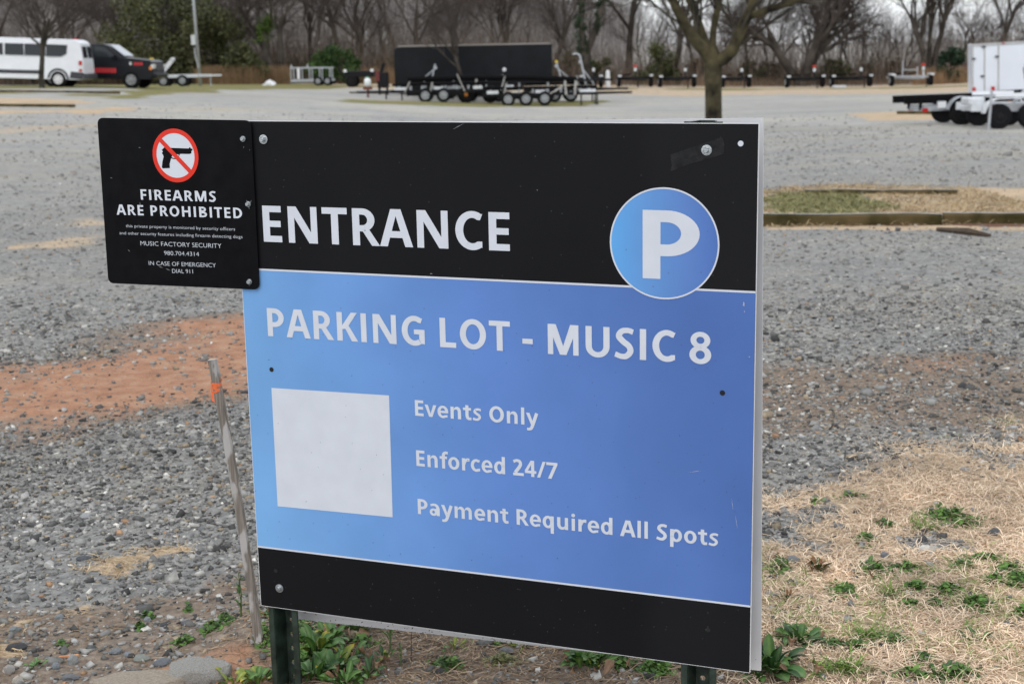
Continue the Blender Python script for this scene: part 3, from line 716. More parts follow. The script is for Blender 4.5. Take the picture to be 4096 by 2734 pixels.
# U-channel posts with punched holes in the web
def u_post(ucen, v_top, name='post'):
    hw, dep, t_ = .040, .040, .004          # half width, depth of channel, thickness
    prof = [(-hw, 0), (-.026, 0), (-.017, -dep), (.017, -dep), (.026, 0), (hw, 0)]
    base = SP(ucen, -SH, -.006)
    ax_dn = Vector((S_B.x, S_B.y, S_B.z))
    L_ = (base.z + .25) / ax_dn.z
    top = v_top + SH
    zs_ = [top, -L_]
    holes = []; zz = .02 if True else 0
    segs = []
    hz = [(-.012 - .0375 * i) for i in range(0, int((L_ - .02) / .0375) + 1)]
    mb = MB(off=PL)
    def pt(a, w, h): return SP(ucen + a, -SH + h, -.006 + w)
    # flanges and walls
    for (a0, w0), (a1, w1) in ((prof[0], prof[1]), (prof[1], prof[2]), (prof[3], prof[4]), (prof[4], prof[5])):
        d = Vector((a1 - a0, w1 - w0)).normalized(); nn = Vector((-d.y, d.x)) * t_ / 2
        vs = [pt(a + sx * nn.x, w + sx * nn.y, h) for h in zs_ for a, w in ((a0, w0), (a1, w1)) for sx in (-1, 1)]
        mb.add(vs, [(0, 2, 3, 1), (4, 5, 7, 6), (0, 1, 5, 4), (2, 6, 7, 3), (0, 4, 6, 2), (1, 3, 7, 5)])
    # web: strips left and right of the holes plus bridges, holes are open octagons
    wv = -dep; hr = .0062; hw2 = .017
    rows = [top] + sorted(hz, reverse=True)
    for sgn in (1, -1):
        for f_, wz in ((0, wv + t_ / 2), (1, wv - t_ / 2)):
            pass
    def plate(a0, a1, h0, h1):
        vs = [pt(a, w, h) for h in (h0, h1) for a in (a0, a1) for w in (wv + t_ / 2, wv - t_ / 2)]
        mb.add(vs, [(0, 2, 3, 1), (4, 5, 7, 6), (0, 1, 5, 4), (2, 6, 7, 3), (0, 4, 6, 2), (1, 3, 7, 5)])
    last = top
    for h in hz:
        c_ = h; s_ = .0095
        plate(-hw2, hw2, c_ + s_, last); last = c_ - s_
        n_ = 16
        ring_o = []; ring_i = []
        for k in range(n_):
            th = 2 * math.pi * (k + .5) / n_
            ct, st_ = math.cos(th), math.sin(th)
            sc_ = 1 / max(abs(ct) / hw2, abs(st_) / s_)
            ring_o.append((ct * sc_, st_ * sc_)); ring_i.append((ct * hr, st_ * hr))
        vs = [pt(a, w, c_ + b) for w in (wv + t_ / 2, wv - t_ / 2) for ring in (ring_o, ring_i) for a, b in ring]
        fs = []
        for k in range(n_):
            k2 = (k + 1) % n_
            fs += [(k, k2, n_ + k2, n_ + k), (2 * n_ + k, 3 * n_ + k, 3 * n_ + k2, 2 * n_ + k2), (n_ + k, n_ + k2, 3 * n_ + k2, 3 * n_ + k)]
        mb.add(vs, fs)
    plate(-hw2, hw2, -L_, last)
    return mb.build(name, POSTM, psn)
ul = (UV(1071, 2440, -.006)[0] + UV(1193, 2450, -.006)[0]) / 2
ur = (UV(2727, 2660, -.006)[0] + UV(2864, 2680, -.006)[0]) / 2
u_post(ul, -.03); u_post(ur, .004)

# ------------------------------------------------------------------ firearms sign
FW = .007
fsn = empty('firearms_sign', SP(*UV(1000, 1160, FW), FW))
bpy.context.view_layer.update()
tag(fsn, 'small black FIREARMS ARE PROHIBITED plate with red crossed-out pistol, bolted beside ENTRANCE', 'sign')
z6 = lambda x, y: (380 + x * .472, 440 + y * .472)
FBLK = mat('gloss_black_plate', (.004, .004, .005), .30, var=.3, vscale=30, spec=.12)
FWHT = mat('plate_white', (.66, .69, .74), .45, spec=.3)
FRED = mat('plate_red', srgb(222, 44, 18), .4)
fc = [Vector(UV(*z6(*q), FW)) for q in ((18, 66), (1321, 88), (1394, 1522), (113, 1466))]
def rounded(c4, r, n=6):
    out = []
    for i in range(4):
        p, a, b = c4[i], c4[i - 1], c4[(i + 1) % 4]
        da = (a - p).normalized(); db = (b - p).normalized()
        for k in range(n + 1):
            t_ = k / n
            out.append((p + da * r) * (1 - t_) ** 2 + p * 2 * t_ * (1 - t_) + (p + db * r) * t_ * t_)
    return out
rc = rounded(fc, .017)
mb = MB(off=fsn.location); k = len(rc)
mb.add([SP(q.x, q.y, FW) for q in rc] + [SP(q.x, q.y, FW - .0022) for q in rc], [tuple(range(k))[::-1], tuple(range(k, 2 * k))] + [(i, (i + 1) % k, k + (i + 1) % k, k + i) for i in range(k)])
mb.build('plate', FBLK, fsn)
cq = [UV(*z6(*q), FW) for q in ((485, 375), (883, 395), (672, 163), (700, 607))]
ccu = (cq[0][0] + cq[1][0]) / 2; ccv = (cq[2][1] + cq[3][1]) / 2; crx = (cq[1][0] - cq[0][0]) / 2; cry = (cq[2][1] - cq[3][1]) / 2; crr = (crx + cry) / 2
disc('white_disc', ccu, ccv, crr * .86, FW + .0004, FWHT, fsn)
disc('red_ring', ccu, ccv, crr, FW + .0008, FRED, fsn, r_in=crr * .83)
gun = [(566, 340), (586, 318), (650, 321), (795, 326), (800, 317), (810, 318), (813, 326), (827, 330), (826, 345), (818, 347), (818, 368), (800, 373), (722, 372), (715, 385), (712, 402),
       (706, 412), (690, 418), (660, 414), (646, 408), (641, 430), (634, 455), (636, 492), (575, 495), (568, 485), (572, 440), (582, 398), (578, 380), (567, 366), (577, 352)]
mb = MB(off=fsn.location); gv = [SP(*UV(*z6(*q), FW), FW + .0006) for q in gun]; mb.add(gv, [tuple(range(len(gv)))[::-1]]); mb.build('pistol_silhouette', FBLK, fsn)
mb = MB(off=fsn.location); gv = [SP(*UV(*z6(*q), FW), FW + .0007) for q in ((660, 385), (700, 375), (711, 380), (709, 398), (690, 411), (660, 405), (650, 398))]; mb.add(gv, [tuple(range(len(gv)))[::-1]]); mb.build('trigger_guard', FWHT, fsn)
s1 = Vector(UV(*z6(560, 258), FW)); s2 = Vector(UV(*z6(808, 520), FW)); dd = (s2 - s1).normalized(); nn = Vector((-dd.y, dd.x)) * crr * .085
s1 -= dd * crr * .05; s2 += dd * crr * .05
mb = MB(off=fsn.location); mb.add([SP(q.x, q.y, FW + .0010) for q in (s1 + nn, s1 - nn, s2 - nn, s2 + nn)], [(0, 1, 2, 3)]); mb.build('red_slash', FRED, fsn)
def flet(txt, bl, tl, br, track): return lettering('lettering', txt, z6(*bl), z6(*tl), z6(*br), FW + .0006, FWHT, fsn, track)
def flet2(txt, bl, br, caph, track):
    """bold line that follows the plate's own slight tilt"""
    ps, x0, x1 = text_polys(txt, track)
    a = Vector(S_uv(*z6(*bl), FW)); b = Vector(S_uv(*z6(*br), FW)); d = b - a; nn_ = Vector((-d.y, d.x)).normalized()
    mb = MB(off=fsn.location)
    for i, p in enumerate(ps):
        q = [a + d * ((x - x0) / (x1 - x0)) + nn_ * (y / CAPH * caph) for x, y in p]
        s_ = sum(q[k].x * q[(k + 1) % len(q)].y - q[(k + 1) % len(q)].x * q[k].y for k in range(len(q)))
        if s_ < 0: q.reverse()
        mb.add([SP(v.x, v.y, FW + .0006 + (i % 7) * 3e-5) for v in q], [tuple(range(len(q)))])
    mb.build('lettering', FWHT, fsn)
px_m = (Vector(UV(*z6(388, 673), FW)) - Vector(UV(*z6(390, 760), FW))).length
flet2('FIREARMS', (391, 759), (1027, 778), px_m, .10)
flet2('ARE PROHIBITED', (186, 886), (1250, 918), px_m, .10)
um = px_m / 87
for txt, l_, r_, ch in (('this private property is monitored by security officers', (262, 993), (1187, 1022), 27), ('and other security features including firearm detecting dogs', (208, 1053), (1250, 1087), 27),
                        ('MUSIC FACTORY SECURITY', (387, 1146), (1072, 1170), 38), ('980.704.4314', (587, 1228), (882, 1238), 36), ('IN CASE OF EMERGENCY', (457, 1313), (1025, 1333), 36), ('DIAL 911', (655, 1380), (831, 1385), 36)):
    thin_lettering('lettering', txt, z6(*l_), z6(*r_), ch * um, FW + .0006, FWHT, fsn)
for q in ((1259, 243), (1303, 796), (1313, 1453)): bolt(*UV(*z6(*q), FW), FW, fsn, washer=.0064, hexr=.0052)
# scuffs
sc_ = MB(off=fsn.location)
for x, y, l_, a in ((1262, 315, 14, 100), (1313, 338, 8, 80), (1290, 772, 30, 60), (1322, 775, 28, 110), (1308, 830, 24, 70), (140, 575, 22, 20), (385, 800, 46, 80), (290, 1190, 28, 50), (560, 1330, 44, 15), (620, 1350, 50, 25), (380, 318, 20, 5), (1310, 1485, 10, 90), (495, 690, 34, 75)):
    c0 = Vector(z6(x, y)); d = Vector((math.cos(R(a)), math.sin(R(a)))) * l_ * .236; nn_ = Vector((-d.y, d.x)).normalized() * 1.0
    pts = [c0 - d, c0 + nn_, c0 + d, c0 - nn_]
    sc_.add([SP(*UV(q.x, q.y, FW), FW + .0011) for q in pts], [(0, 1, 2, 3)])
sc_.build('scuff_marks', mat('scuffed_plastic', (.30, .30, .29), .7), fsn)['kind'] = 'stuff'

# ------------------------------------------------------------------ wooden stake with orange tape
st = empty('wooden_stake', G(1036, 2562))
bpy.context.view_layer.update()
tag(st, 'weathered leaning wooden stake with orange tape near its top, left of the sign', 'stake')
base = st.location.copy()
td = ray(850, 1440); top = CAM_P + td * ((base.y + .03) / td.y)
ax = (top - base).normalized(); sx = Vector((1, 0, 0)); sx = (sx - ax * sx.dot(ax)).normalized(); sx = Matrix.Rotation(R(-14), 3, ax) @ sx; sy = ax.cross(sx)
Ls = (top - base).length; hw_, hd_ = .0100, .0070
WOOD = bpy.data.materials.new('weathered_wood'); WOOD.use_nodes = True
n = WOOD.node_tree; L = n.links; P = n.nodes['Principled BSDF']; P.inputs['Roughness'].default_value = .85
tc = n.nodes.new('ShaderNodeTexCoord'); mp = n.nodes.new('ShaderNodeMapping'); mp.inputs['Scale'].default_value = (60, 60, 3)
L.new(tc.outputs['Object'], mp.inputs['Vector'])
nz = n.nodes.new('ShaderNodeTexNoise'); nz.inputs['Scale'].default_value = 3; nz.inputs['Detail'].default_value = 7; L.new(mp.outputs[0], nz.inputs['Vector'])
cr = n.nodes.new('ShaderNodeValToRGB'); cr.color_ramp.elements[0].position = .3; cr.color_ramp.elements[0].color = (.115, .095, .078, 1); cr.color_ramp.elements[1].position = .7; cr.color_ramp.elements[1].color = (.32, .28, .24, 1)
L.new(nz.outputs[0], cr.inputs[0])
mp2 = n.nodes.new('ShaderNodeMapping'); mp2.inputs['Scale'].default_value = (14, 14, 5); L.new(tc.outputs['Object'], mp2.inputs['Vector'])
nz2 = n.nodes.new('ShaderNodeTexNoise'); nz2.inputs['Scale'].default_value = 1.6; nz2.inputs['Detail'].default_value = 5; L.new(mp2.outputs[0], nz2.inputs['Vector'])
r2 = n.nodes.new('ShaderNodeMapRange'); r2.inputs[1].default_value = .5; r2.inputs[2].default_value = .56; L.new(nz2.outputs[0], r2.inputs[0])
mx = n.nodes.new('ShaderNodeMix'); mx.data_type = 'RGBA'; L.new(r2.outputs[0], mx.inputs[0]); L.new(cr.outputs[0], mx.inputs[6]); mx.inputs[7].default_value = (.44, .42, .40, 1)
L.new(mx.outputs[2], P.inputs['Base Color'])
bp = n.nodes.new('ShaderNodeBump'); bp.inputs['Strength'].default_value = .4; bp.inputs['Distance'].default_value = .003; L.new(nz.outputs[0], bp.inputs['Height']); L.new(bp.outputs[0], P.inputs['Normal'])
mb = MB()
ns = 26
for i in range(ns + 1):
    t_ = -.06 + (Ls + .06) * i / ns
    bow = .006 * math.sin(math.pi * max(0, t_) / Ls)
    for a, b in ((-1, -1), (-.2, -1.02), (1, -1), (1.02, .2), (1, 1), (-1, 1)):
        j_ = random.uniform(-.0005, .0005)
        mb.v.append(tuple(ax * t_ + sx * (a * hw_ + bow + j_) + sy * (b * hd_ + j_)))
for i in range(ns):
    for k in range(6): mb.f.append((i * 6 + k, i * 6 + (k + 1) % 6, i * 6 + 6 + (k + 1) % 6, i * 6 + 6 + k))
mb.f.append(tuple(ns * 6 + k for k in range(6)))
mb.build('shaft', WOOD, st)
mb = MB()
mb.add([ax * (Ls + .0006 + dz) + sx * a * hw_ + sy * b * hd_ for dz in (0, .002) for a, b in ((-.99, -.99), (.99, -.99), (.99, .99), (-.99, .99))], [(0, 3, 2, 1), (4, 5, 6, 7), (0, 1, 5, 4), (1, 2, 6, 5), (2, 3, 7, 6), (3, 0, 4, 7)])
mb.build('top_cut', mat('pale_cut_wood', (.62, .60, .55), .8, var=.1, vscale=60), st)
OR = mat('orange_tape', (.85, .17, .05), .5, var=.12, vscale=120)
mb = MB()
for j, (dz, tl_) in enumerate(((-.083, .10), (-.076, -.12), (-.070, .05), (-.064, -.06))):
    e_ = 1.06 + .03 * j
    for k in range(4):
        c4 = [(-1, -1), (1, -1), (1, 1), (-1, 1)]
        (a0, b0), (a1, b1) = c4[k], c4[(k + 1) % 4]
        p0 = ax * (Ls + dz + tl_ * .03 * a0) + sx * a0 * hw_ * e_ + sy * b0 * hd_ * e_
        p1 = ax * (Ls + dz + tl_ * .03 * a1) + sx * a1 * hw_ * e_ + sy * b1 * hd_ * e_
        pm = (p0 + p1) / 2 + (sx * (a0 + a1) + sy * (b0 + b1)) * .0007
        mb.add([p0, p0 + ax * .0055, pm + ax * .0065, pm - ax * .0006, p1, p1 + ax * .0055], [(0, 1, 2, 3), (3, 2, 5, 4)])
k0 = ax * (Ls - .078) - sx * hw_ * 1.15 - sy * hd_ * .6
mb.add([k0, k0 + ax * .014 - sx * .004, k0 - sx * .006 - ax * .028, k0 + sx * .003 - ax * .03 - sy * .004], [(0, 1, 2, 3)])
k1 = ax * (Ls - .058) + sx * hw_ * 1.1 + sy * hd_ * .4
mb.add([k1, k1 + ax * .012 + sx * .003, k1 + sx * .006 + ax * .002], [(0, 1, 2)])
mb.build('flagging_tape', OR, st)

# ------------------------------------------------------------------ landscape timbers round the islands
TIM = mat('mossy_timber', (.045, .045, .012), .95, var=.45, vscale=3.0, bump=.5, bscale=14, col2=(.085, .062, .03), spec=.1, coord='Object')
TIMT = mat('grey_timber_top', (.30, .29, .26), .95, var=.3, vscale=6, bump=.4, bscale=20)
def timber(a, b, h, w, label, moss=True):
    a = Vector(a); b = Vector(b); root = empty('landscape_timber', (a + b) / 2); root.location.z = Hz((a.x + b.x) / 2, (a.y + b.y) / 2)
    tag(root, label, 'timber')
    bpy.context.view_layer.update(); Lc = root.location
    za, zb = Hz(a.x, a.y), Hz(b.x, b.y)
    d = (b - a); d.z = 0; d.normalize(); nrm = Vector((-d.y, d.x, 0))
    mb = MB(off=Lc); tp_ = MB(off=Lc); N_ = 10
    for i in range(N_ + 1):
        p = a.lerp(b, i / N_); p.z = za + (zb - za) * i / N_; j = random.uniform(-.008, .008)
        for c_, z in ((-w / 2, -.05), (-w / 2, h * .82), (-w / 2 + .02, h), (w / 2 - .02, h), (w / 2, h * .82), (w / 2, -.05)):
            mb.v.append(tuple(p + nrm * (c_ + j) + Vector((0, 0, z + j * .6))))
        for c_ in (-w / 2 + .012, w / 2 - .012): tp_.v.append(tuple(p + nrm * (c_ + j) + Vector((0, 0, h + j * .6 + .004))))
    for i in range(N_):
        for k in range(5): mb.f.append((i * 6 + k, i * 6 + k + 6, i * 6 + k + 7, i * 6 + k + 1))
        tp_.f.append((i * 2, i * 2 + 2, i * 2 + 3, i * 2 + 1))
    mb.f += [tuple(range(6)), tuple(N_ * 6 + k for k in range(5, -1, -1))]
    mb.build('beam', TIM, root); tp_.build('weathered_top', TIMT, root)
def gpt(px, py): return G(px, py)
ta, tb = gpt(2700, 898), gpt(3765, 898); timber(ta, tb, .105, .11, 'mossy landscape timber right of the sign, nearest and longest, green on its face')
ta, tb = gpt(3772, 893), gpt(4500, 893); timber(ta, tb, .10, .11, 'mossy landscape timber reaching the right edge of the picture, near the bark strip')
ta, tb = gpt(3220, 770), gpt(3830, 772); timber(ta, tb, .035, .10, 'dark thin landscape timber half buried behind the grass island on the right')
ta, tb = gpt(-500, 425), gpt(300, 431); timber(ta, tb, .11, .13, 'landscape timber at the left edge with dry grass in front of it')
ta, tb = gpt(-400, 366), gpt(480, 376); timber(ta, tb, .10, .13, 'landscape timber in the grass in front of the white van')
ta, tb = gpt(3590, 457), gpt(3740, 457); timber(ta, tb, .10, .13, 'short pale timber lying behind the nearest black boat trailer bunk')
ta, tb = gpt(1400, 374), gpt(1545, 376); timber(ta, tb, .09, .12, 'mossy timber lying by the tongue of the long black trailer')
br = empty('bark_strip', gpt(3850, 938)); tag(br, 'dark strip of bark lying on the gravel in front of the right timber', 'bark')
bpy.context.view_layer.update()
p0 = gpt(3750, 925); p1 = gpt(3870, 938); p2 = gpt(3960, 948)
mb = MB(off=br.location); mb.tube([p0 + Vector((0, 0, .02)), p1 + Vector((0, 0, .03)), p2 + Vector((0, 0, .015))], [.02, .035, .015], 6); mb.build('bark', mat('dark_bark', (.07, .05, .035), .95, var=.4, vscale=20), br)

# ------------------------------------------------------------------ vehicle and trailer helpers
TYRE = mat('tyre_rubber', (.010, .010, .011), .9, var=.3, vscale=30, spec=.15)
RIM = mat('rim_grey', (.30, .31, .32), .5, .3, var=.1)
RIMW = mat('rim_white', (.72, .73, .74), .5)
RIMO = mat('rim_orange', (.55, .20, .03), .6)
BLKST = mat('black_steel', (.008, .008, .009), .6, var=.3, vscale=6, spec=.2)
GALV = mat('galvanised_steel', (.42, .44, .46), .5, .5, var=.15, vscale=12)
ALUW = mat('white_aluminium', (.62, .64, .66), .45, .2, var=.08, vscale=9)
CARPET = mat('black_carpet', (.006, .006, .0065), .98, spec=.1)
REDL = mat('red_lens', (.45, .01, .008), .25)
AMB = mat('amber_lens', (.75, .22, .02), .25)
WPAINT = mat('white_paint', (.78, .80, .83), .28, var=.03, vscale=3)
BPAINT = mat('black_paint', (.007, .008, .011), .28, spec=.25)
GLASS = mat('tinted_glass', (.012, .016, .018), .12, spec=.45)
DGREY = mat('dark_plastic', (.045, .047, .055), .6)
REDP = mat('red_decal', (.55, .03, .035), .45)
YEL = mat('yellow_cap', (.75, .55, .04), .5)
GREYW = mat('grey_board', (.36, .35, .33), .9, var=.3, vscale=12)
ORNG = mat('orange_paint', (.70, .15, .03), .5)
def wheel(c, r, w, ax, root, rim=RIM, name='wheel', lugs=True):
    ax = Vector(ax).normalized()
    t = MB(); t.lathe([(r * .60, -w / 2), (r * .90, -w / 2), (r, -w * .34), (r, w * .34), (r * .90, w / 2), (r * .60, w / 2)], c, ax, 22)
    ob = t.build(name, TYRE, root, smooth=False)
    q = MB(); q.lathe([(r * .60, w * .47), (r * .585, w * .56), (r * .53, w * .57), (r * .49, w * .515), (r * .26, w * .51), (r * .22, w * .62), (r * .12, w * .64)], c, ax, 18)
    for k in range(6):
        a_ = ax.orthogonal().normalized(); b_ = ax.cross(a_); th = k * math.pi / 3
        q2 = MB(); q2.lathe([(r * .07, w * .512), (r * .06, w * .525)], Vector(c) + (a_ * math.cos(th) + b_ * math.sin(th)) * r * .40, ax, 8); q2.build('rim_opening', TYRE, ob)
    q.build('rim', rim, ob)
    return ob
def fender(c, r, w, root, m, a0=20, a1=160, flat=None, name='fender'):
    """arched sheet over a wheel whose axle runs along local y"""
    mb = MB(); c = Vector(c); n_ = 12; t_ = .02
    pts = [(r * math.cos(R(a0 + (a1 - a0) * i / n_)), r * math.sin(R(a0 + (a1 - a0) * i / n_))) for i in range(n_ + 1)]
    if flat: pts = [(x + (flat / 2 if x > 0 else -flat / 2), z) for x, z in pts]
    vs = []
    for x, z in pts:
        s_ = (r - t_) / r
        vs += [c + Vector((x, -w / 2, z)), c + Vector((x, w / 2, z)), c + Vector((x * s_, -w / 2, z * s_)), c + Vector((x * s_, w / 2, z * s_))]
    fs = []
    for i in range(n_):
        a = i * 4; fs += [(a, a + 1, a + 5, a + 4), (a + 2, a + 6, a + 7, a + 3), (a, a + 4, a + 6, a + 2), (a + 1, a + 3, a + 7, a + 5)]
    mb.add(vs, fs)
    return mb.build(name, m, root)
def car_body(prof, hw, belt, top_in, m, root, name='body'):
    """side profile (x, z) lofted across, tumblehome above the belt line"""
    mb = MB(); n_ = len(prof)
    def yy(z, f): return hw * f - max(0, (z - belt)) * top_in * f
    fr = (-1.0, -.94, -.5, .5, .94, 1.0)
    xm = sum(p[0] for p in prof) / n_; zm = sum(p[1] for p in prof) / n_
    for f in fr:
        s_ = 1 - (.025 if abs(f) == 1 else .004 if abs(f) > .9 else 0)
        for x, z in prof:
            mb.v.append((xm + (x - xm) * s_, yy(z, f), zm + (z - zm) * s_))
    for i in range(len(fr) - 1):
        for k in range(n_):
            k2 = (k + 1) % n_; mb.f.append((i * n_ + k, i * n_ + k2, (i + 1) * n_ + k2, (i + 1) * n_ + k))
    mb.f.append(tuple(range(n_))); mb.f.append(tuple((len(fr) - 1) * n_ + k for k in range(n_ - 1, -1, -1)))
    return mb.build(name, m, root)
def side_panel(name, poly, hw, belt, top_in, m, root, side=-1, eps=.012, s_in=.025):
    """thin sheet lying on the body side"""
    mb = MB(); n_ = len(poly)
    o_ = [(x, side * (hw - max(0, z - belt) * top_in + eps), z) for x, z in poly]; i_ = [(x, side * (hw - max(0, z - belt) * top_in - .03), z) for x, z in poly]
    mb.add(o_ + i_, [tuple(range(n_)), tuple(range(2 * n_ - 1, n_ - 1, -1))] + [(i, (i + 1) % n_, n_ + (i + 1) % n_, n_ + i) for i in range(n_)])
    return mb.build(name, m, root)

# ------------------------------------------------------------------ white passenger van
vp = ground_at(362, 66.6)
van = empty('passenger_van', vp, rz=R(2), ry=R(2.6)); tag(van, 'white passenger van with dark side windows, seen from its rear side, left edge', 'van')
vprof = [(0, .42), (.02, .62), (.0, 1.05), (-.05, 1.45), (-.14, 1.92), (-.22, 2.02), (-.40, 2.09), (-3.7, 2.11), (-3.95, 2.05), (-4.75, 1.42), (-5.45, 1.12), (-5.62, .95), (-5.66, .45), (-5.4, .33), (-.1, .33)]
car_body(vprof, 1.0, 1.15, .11, WPAINT, van)
vs_ = dict(hw=1.0, belt=1.15, top_in=.11)
for (x0, x1), shape in zip(((-.72, -1.62), (-1.66, -2.56), (-2.60, -3.42), (-3.50, -4.30)), (1, 0, 0, 2)):
    pl = [(x0, 1.86), (x1, 1.86), (x1, 1.36), (x0, 1.36)]
    if shape == 1: pl = [(-.70, 1.84), (x1, 1.86), (x1, 1.34), (-.98, 1.34), (-.74, 1.47)]
    if shape == 2: pl = [(x0, 1.86), (-3.8, 1.86), (x1, 1.46), (x1, 1.36), (x0, 1.36)]
    for sd_ in (-1, 1):
        o = side_panel('window', pl, m=GLASS, root=van, side=sd_, **vs_)
for sd_ in (-1, 1):
    side_panel('lower_cladding', [(.0, .66), (-.55, .70), (-.62, .40), (-.05, .36)], m=DGREY, root=van, side=sd_, **vs_)
    side_panel('lower_cladding', [(-1.75, .72), (-4.1, .72), (-4.1, .56), (-1.75, .56)], m=DGREY, root=van, side=sd_, **vs_)
    side_panel('tail_light', [(-.06, 1.17), (-.20, 1.17), (-.20, .98), (-.06, .98)], m=REDL, root=van, side=sd_, **vs_)
    side_panel('tail_light', [(-.06, .80), (-.20, .80), (-.20, .70), (-.06, .70)], m=REDL, root=van, side=sd_, **vs_)
    side_panel('reverse_light', [(-.06, .97), (-.20, .97), (-.20, .81), (-.06, .81)], m=RIMW, root=van, side=sd_, **vs_)
mb = MB(); mb.add([(.022 - (z - .95) * .13, y, z) for y, z in ((-.82, 1.30), (-.08, 1.30), (-.08, 1.80), (-.76, 1.80))], [(0, 1, 2, 3)]); mb.build('rear_window', GLASS, van)
mb = MB(); mb.add([(.022 - (z - .95) * .13, y, z) for y, z in ((.08, 1.30), (.82, 1.30), (.76, 1.80), (.08, 1.80))], [(0, 1, 2, 3)]); mb.build('rear_window', GLASS, van)
mb = MB(); mb.box((.06, 0, .50), (.16, 1.96, .24)); mb.build('bumper', DGREY, van, bevel=.03)
mb = MB(); mb.box((-.55, 0, 2.115), (.22, .16, .05)); mb.build('roof_lamp', REDL, van)
for x_ in (-1.12, -4.75):
    for sd_ in (-1, 1):
        wheel((x_, sd_ * .90, .35), .355, .24, (0, sd_, 0), van, RIMW)
        mb = MB(); pts = [(x_ + .47 * math.cos(R(a)), .36 + .47 * math.sin(R(a))) for a in range(-5, 186, 15)]
        q = [(x, sd_ * 1.008, z) for x, z in pts] + [(x_ + (x - x_) * .80, sd_ * 1.008, .36 + (z - .36) * .80) for x, z in pts]
        k = len(pts); mb.add(q, [(i, i + 1, k + i + 1, k + i) for i in range(k - 1)]); mb.build('wheel_arch', DGREY, van)

# ------------------------------------------------------------------ black pickup behind the van
pp = ground_at(640, 69.5)
pk = empty('pickup_truck', pp, rz=R(-3), ry=R(2.0)); tag(pk, 'black crew-cab pickup truck with red side lettering, nose to the right of the white van', 'pickup')
pprof = [(.0, .50), (.06, .62), (.03, .80), (-.02, 1.22), (-.14, 1.30), (-1.30, 1.40), (-1.42, 1.42), (-2.10, 1.95), (-2.35, 2.02), (-3.55, 2.00), (-3.80, 1.90), (-3.98, 1.38), (-5.85, 1.36), (-5.90, .62), (-5.7, .45), (-.1, .42)]
car_body(pprof, .98, 1.25, .18, BPAINT, pk)
ps_ = dict(hw=.98, belt=1.25, top_in=.18)
for sd_ in (-1, 1):
    side_panel('window', [(-1.70, 1.43), (-2.25, 1.86), (-2.72, 1.90), (-2.72, 1.42)], m=GLASS, root=pk, side=sd_, **ps_)
    side_panel('window', [(-2.80, 1.42), (-2.80, 1.90), (-3.58, 1.88), (-3.74, 1.42)], m=GLASS, root=pk, side=sd_, **ps_)
    mb = MB(); mb.box((-1.78, sd_ * 1.10, 1.42), (.12, .24, .20)); mb.build('mirror', BPAINT, pk, bevel=.03)
    # red lettering reduced to the block it reads as at this distance
    for k in range(9): side_panel('side_lettering', [(-1.72 - .145 * k, .92), (-1.83 - .145 * k, .92), (-1.83 - .145 * k, .70), (-1.72 - .145 * k, .70)], m=REDP, root=pk, side=sd_, **ps_)
    for k in range(4): side_panel('fender_lettering', [(-.46 - .11 * k, 1.20), (-.54 - .11 * k, 1.20), (-.54 - .11 * k, 1.06), (-.46 - .11 * k, 1.06)], m=REDP, root=pk, side=sd_, **ps_)
    side_panel('fender_badge', [(-.98, 1.20), (-1.08, 1.20), (-1.08, 1.08), (-.98, 1.08)], m=RIMW, root=pk, side=sd_, **ps_)
    mb = MB(); mb.box((-.02, sd_ * .80, 1.02), (.16, .36, .20)); hl = mb.build('headlight', mat('lamp_glass', (.6, .6, .58), .15), pk, bevel=.02)
    mb = MB(); mb.box((-.10, sd_ * .955, .94), (.12, .06, .16)); mb.build('marker', AMB, hl)
    mb = MB(); mb.box((.07, sd_ * .72, .60), (.06, .20, .12)); mb.build('fog_light', RIMW, pk)
mb = MB(); mb.add([(-1.405, -.74, 1.46), (-1.405, .74, 1.46), (-2.09, .66, 1.955), (-2.09, -.66, 1.955)], [(0, 1, 2, 3)])
mb.v = [(x + .03, y, z + .03) for x, y, z in mb.v]; mb.build('windshield', mat('bright_glass', (.35, .38, .40), .05, .6, spec=.9), pk)
mb = MB(); mb.box((.03, 0, .98), (.08, 1.22, .30)); mb.build('grille', DGREY, pk, bevel=.02)
mb = MB(); mb.box((.08, 0, .60), (.18, 1.94, .22)); mb.build('bumper', BPAINT, pk, bevel=.05)
for x_ in (-1.02, -4.70):
    for sd_ in (-1, 1): wheel((x_, sd_ * .87, .40), .405, .27, (0, sd_, 0), pk, RIM)

# ------------------------------------------------------------------ trailers
def jack(root, x, y, z0, h, m=BLKST):
    mb = MB(); mb.tube([(x, y, z0), (x, y, z0 + h)], .035, 8); mb.box((x, y, z0 + .01), (.16, .16, .02)); return mb.build('jack_stand', m, root)
def winch_post(root, x, y, z0, lean, h, m, top=None, hook=False):
    mb = MB(); t_ = Vector((x + lean, y, z0 + h))
    mb.beam((x, y, z0), t_, .09, .07); mb.beam((x + lean * .2 + .45 * (1 if lean < 0 else -1), y, z0), Vector((x, y, z0)).lerp(t_, .6), .06, .05)
    if hook:
        pts = [t_ + Vector((-.24 * (1 - math.cos(a_)), 0, .22 * math.sin(a_))) for a_ in np.linspace(0, 2.2, 8)]
        mb.tube(pts, [.055 - .003 * i for i in range(8)], 8)
    mb.box(t_ + Vector((0, 0, -.18)), (.16, .16, .14)); ob = mb.build('winch_post', m, root)
    if top is not None:
        q = MB(); q.box(t_ + Vector((0, 0, .04)), (.12, .14, .10)); q.build('bow_stop', top, ob)
    return ob
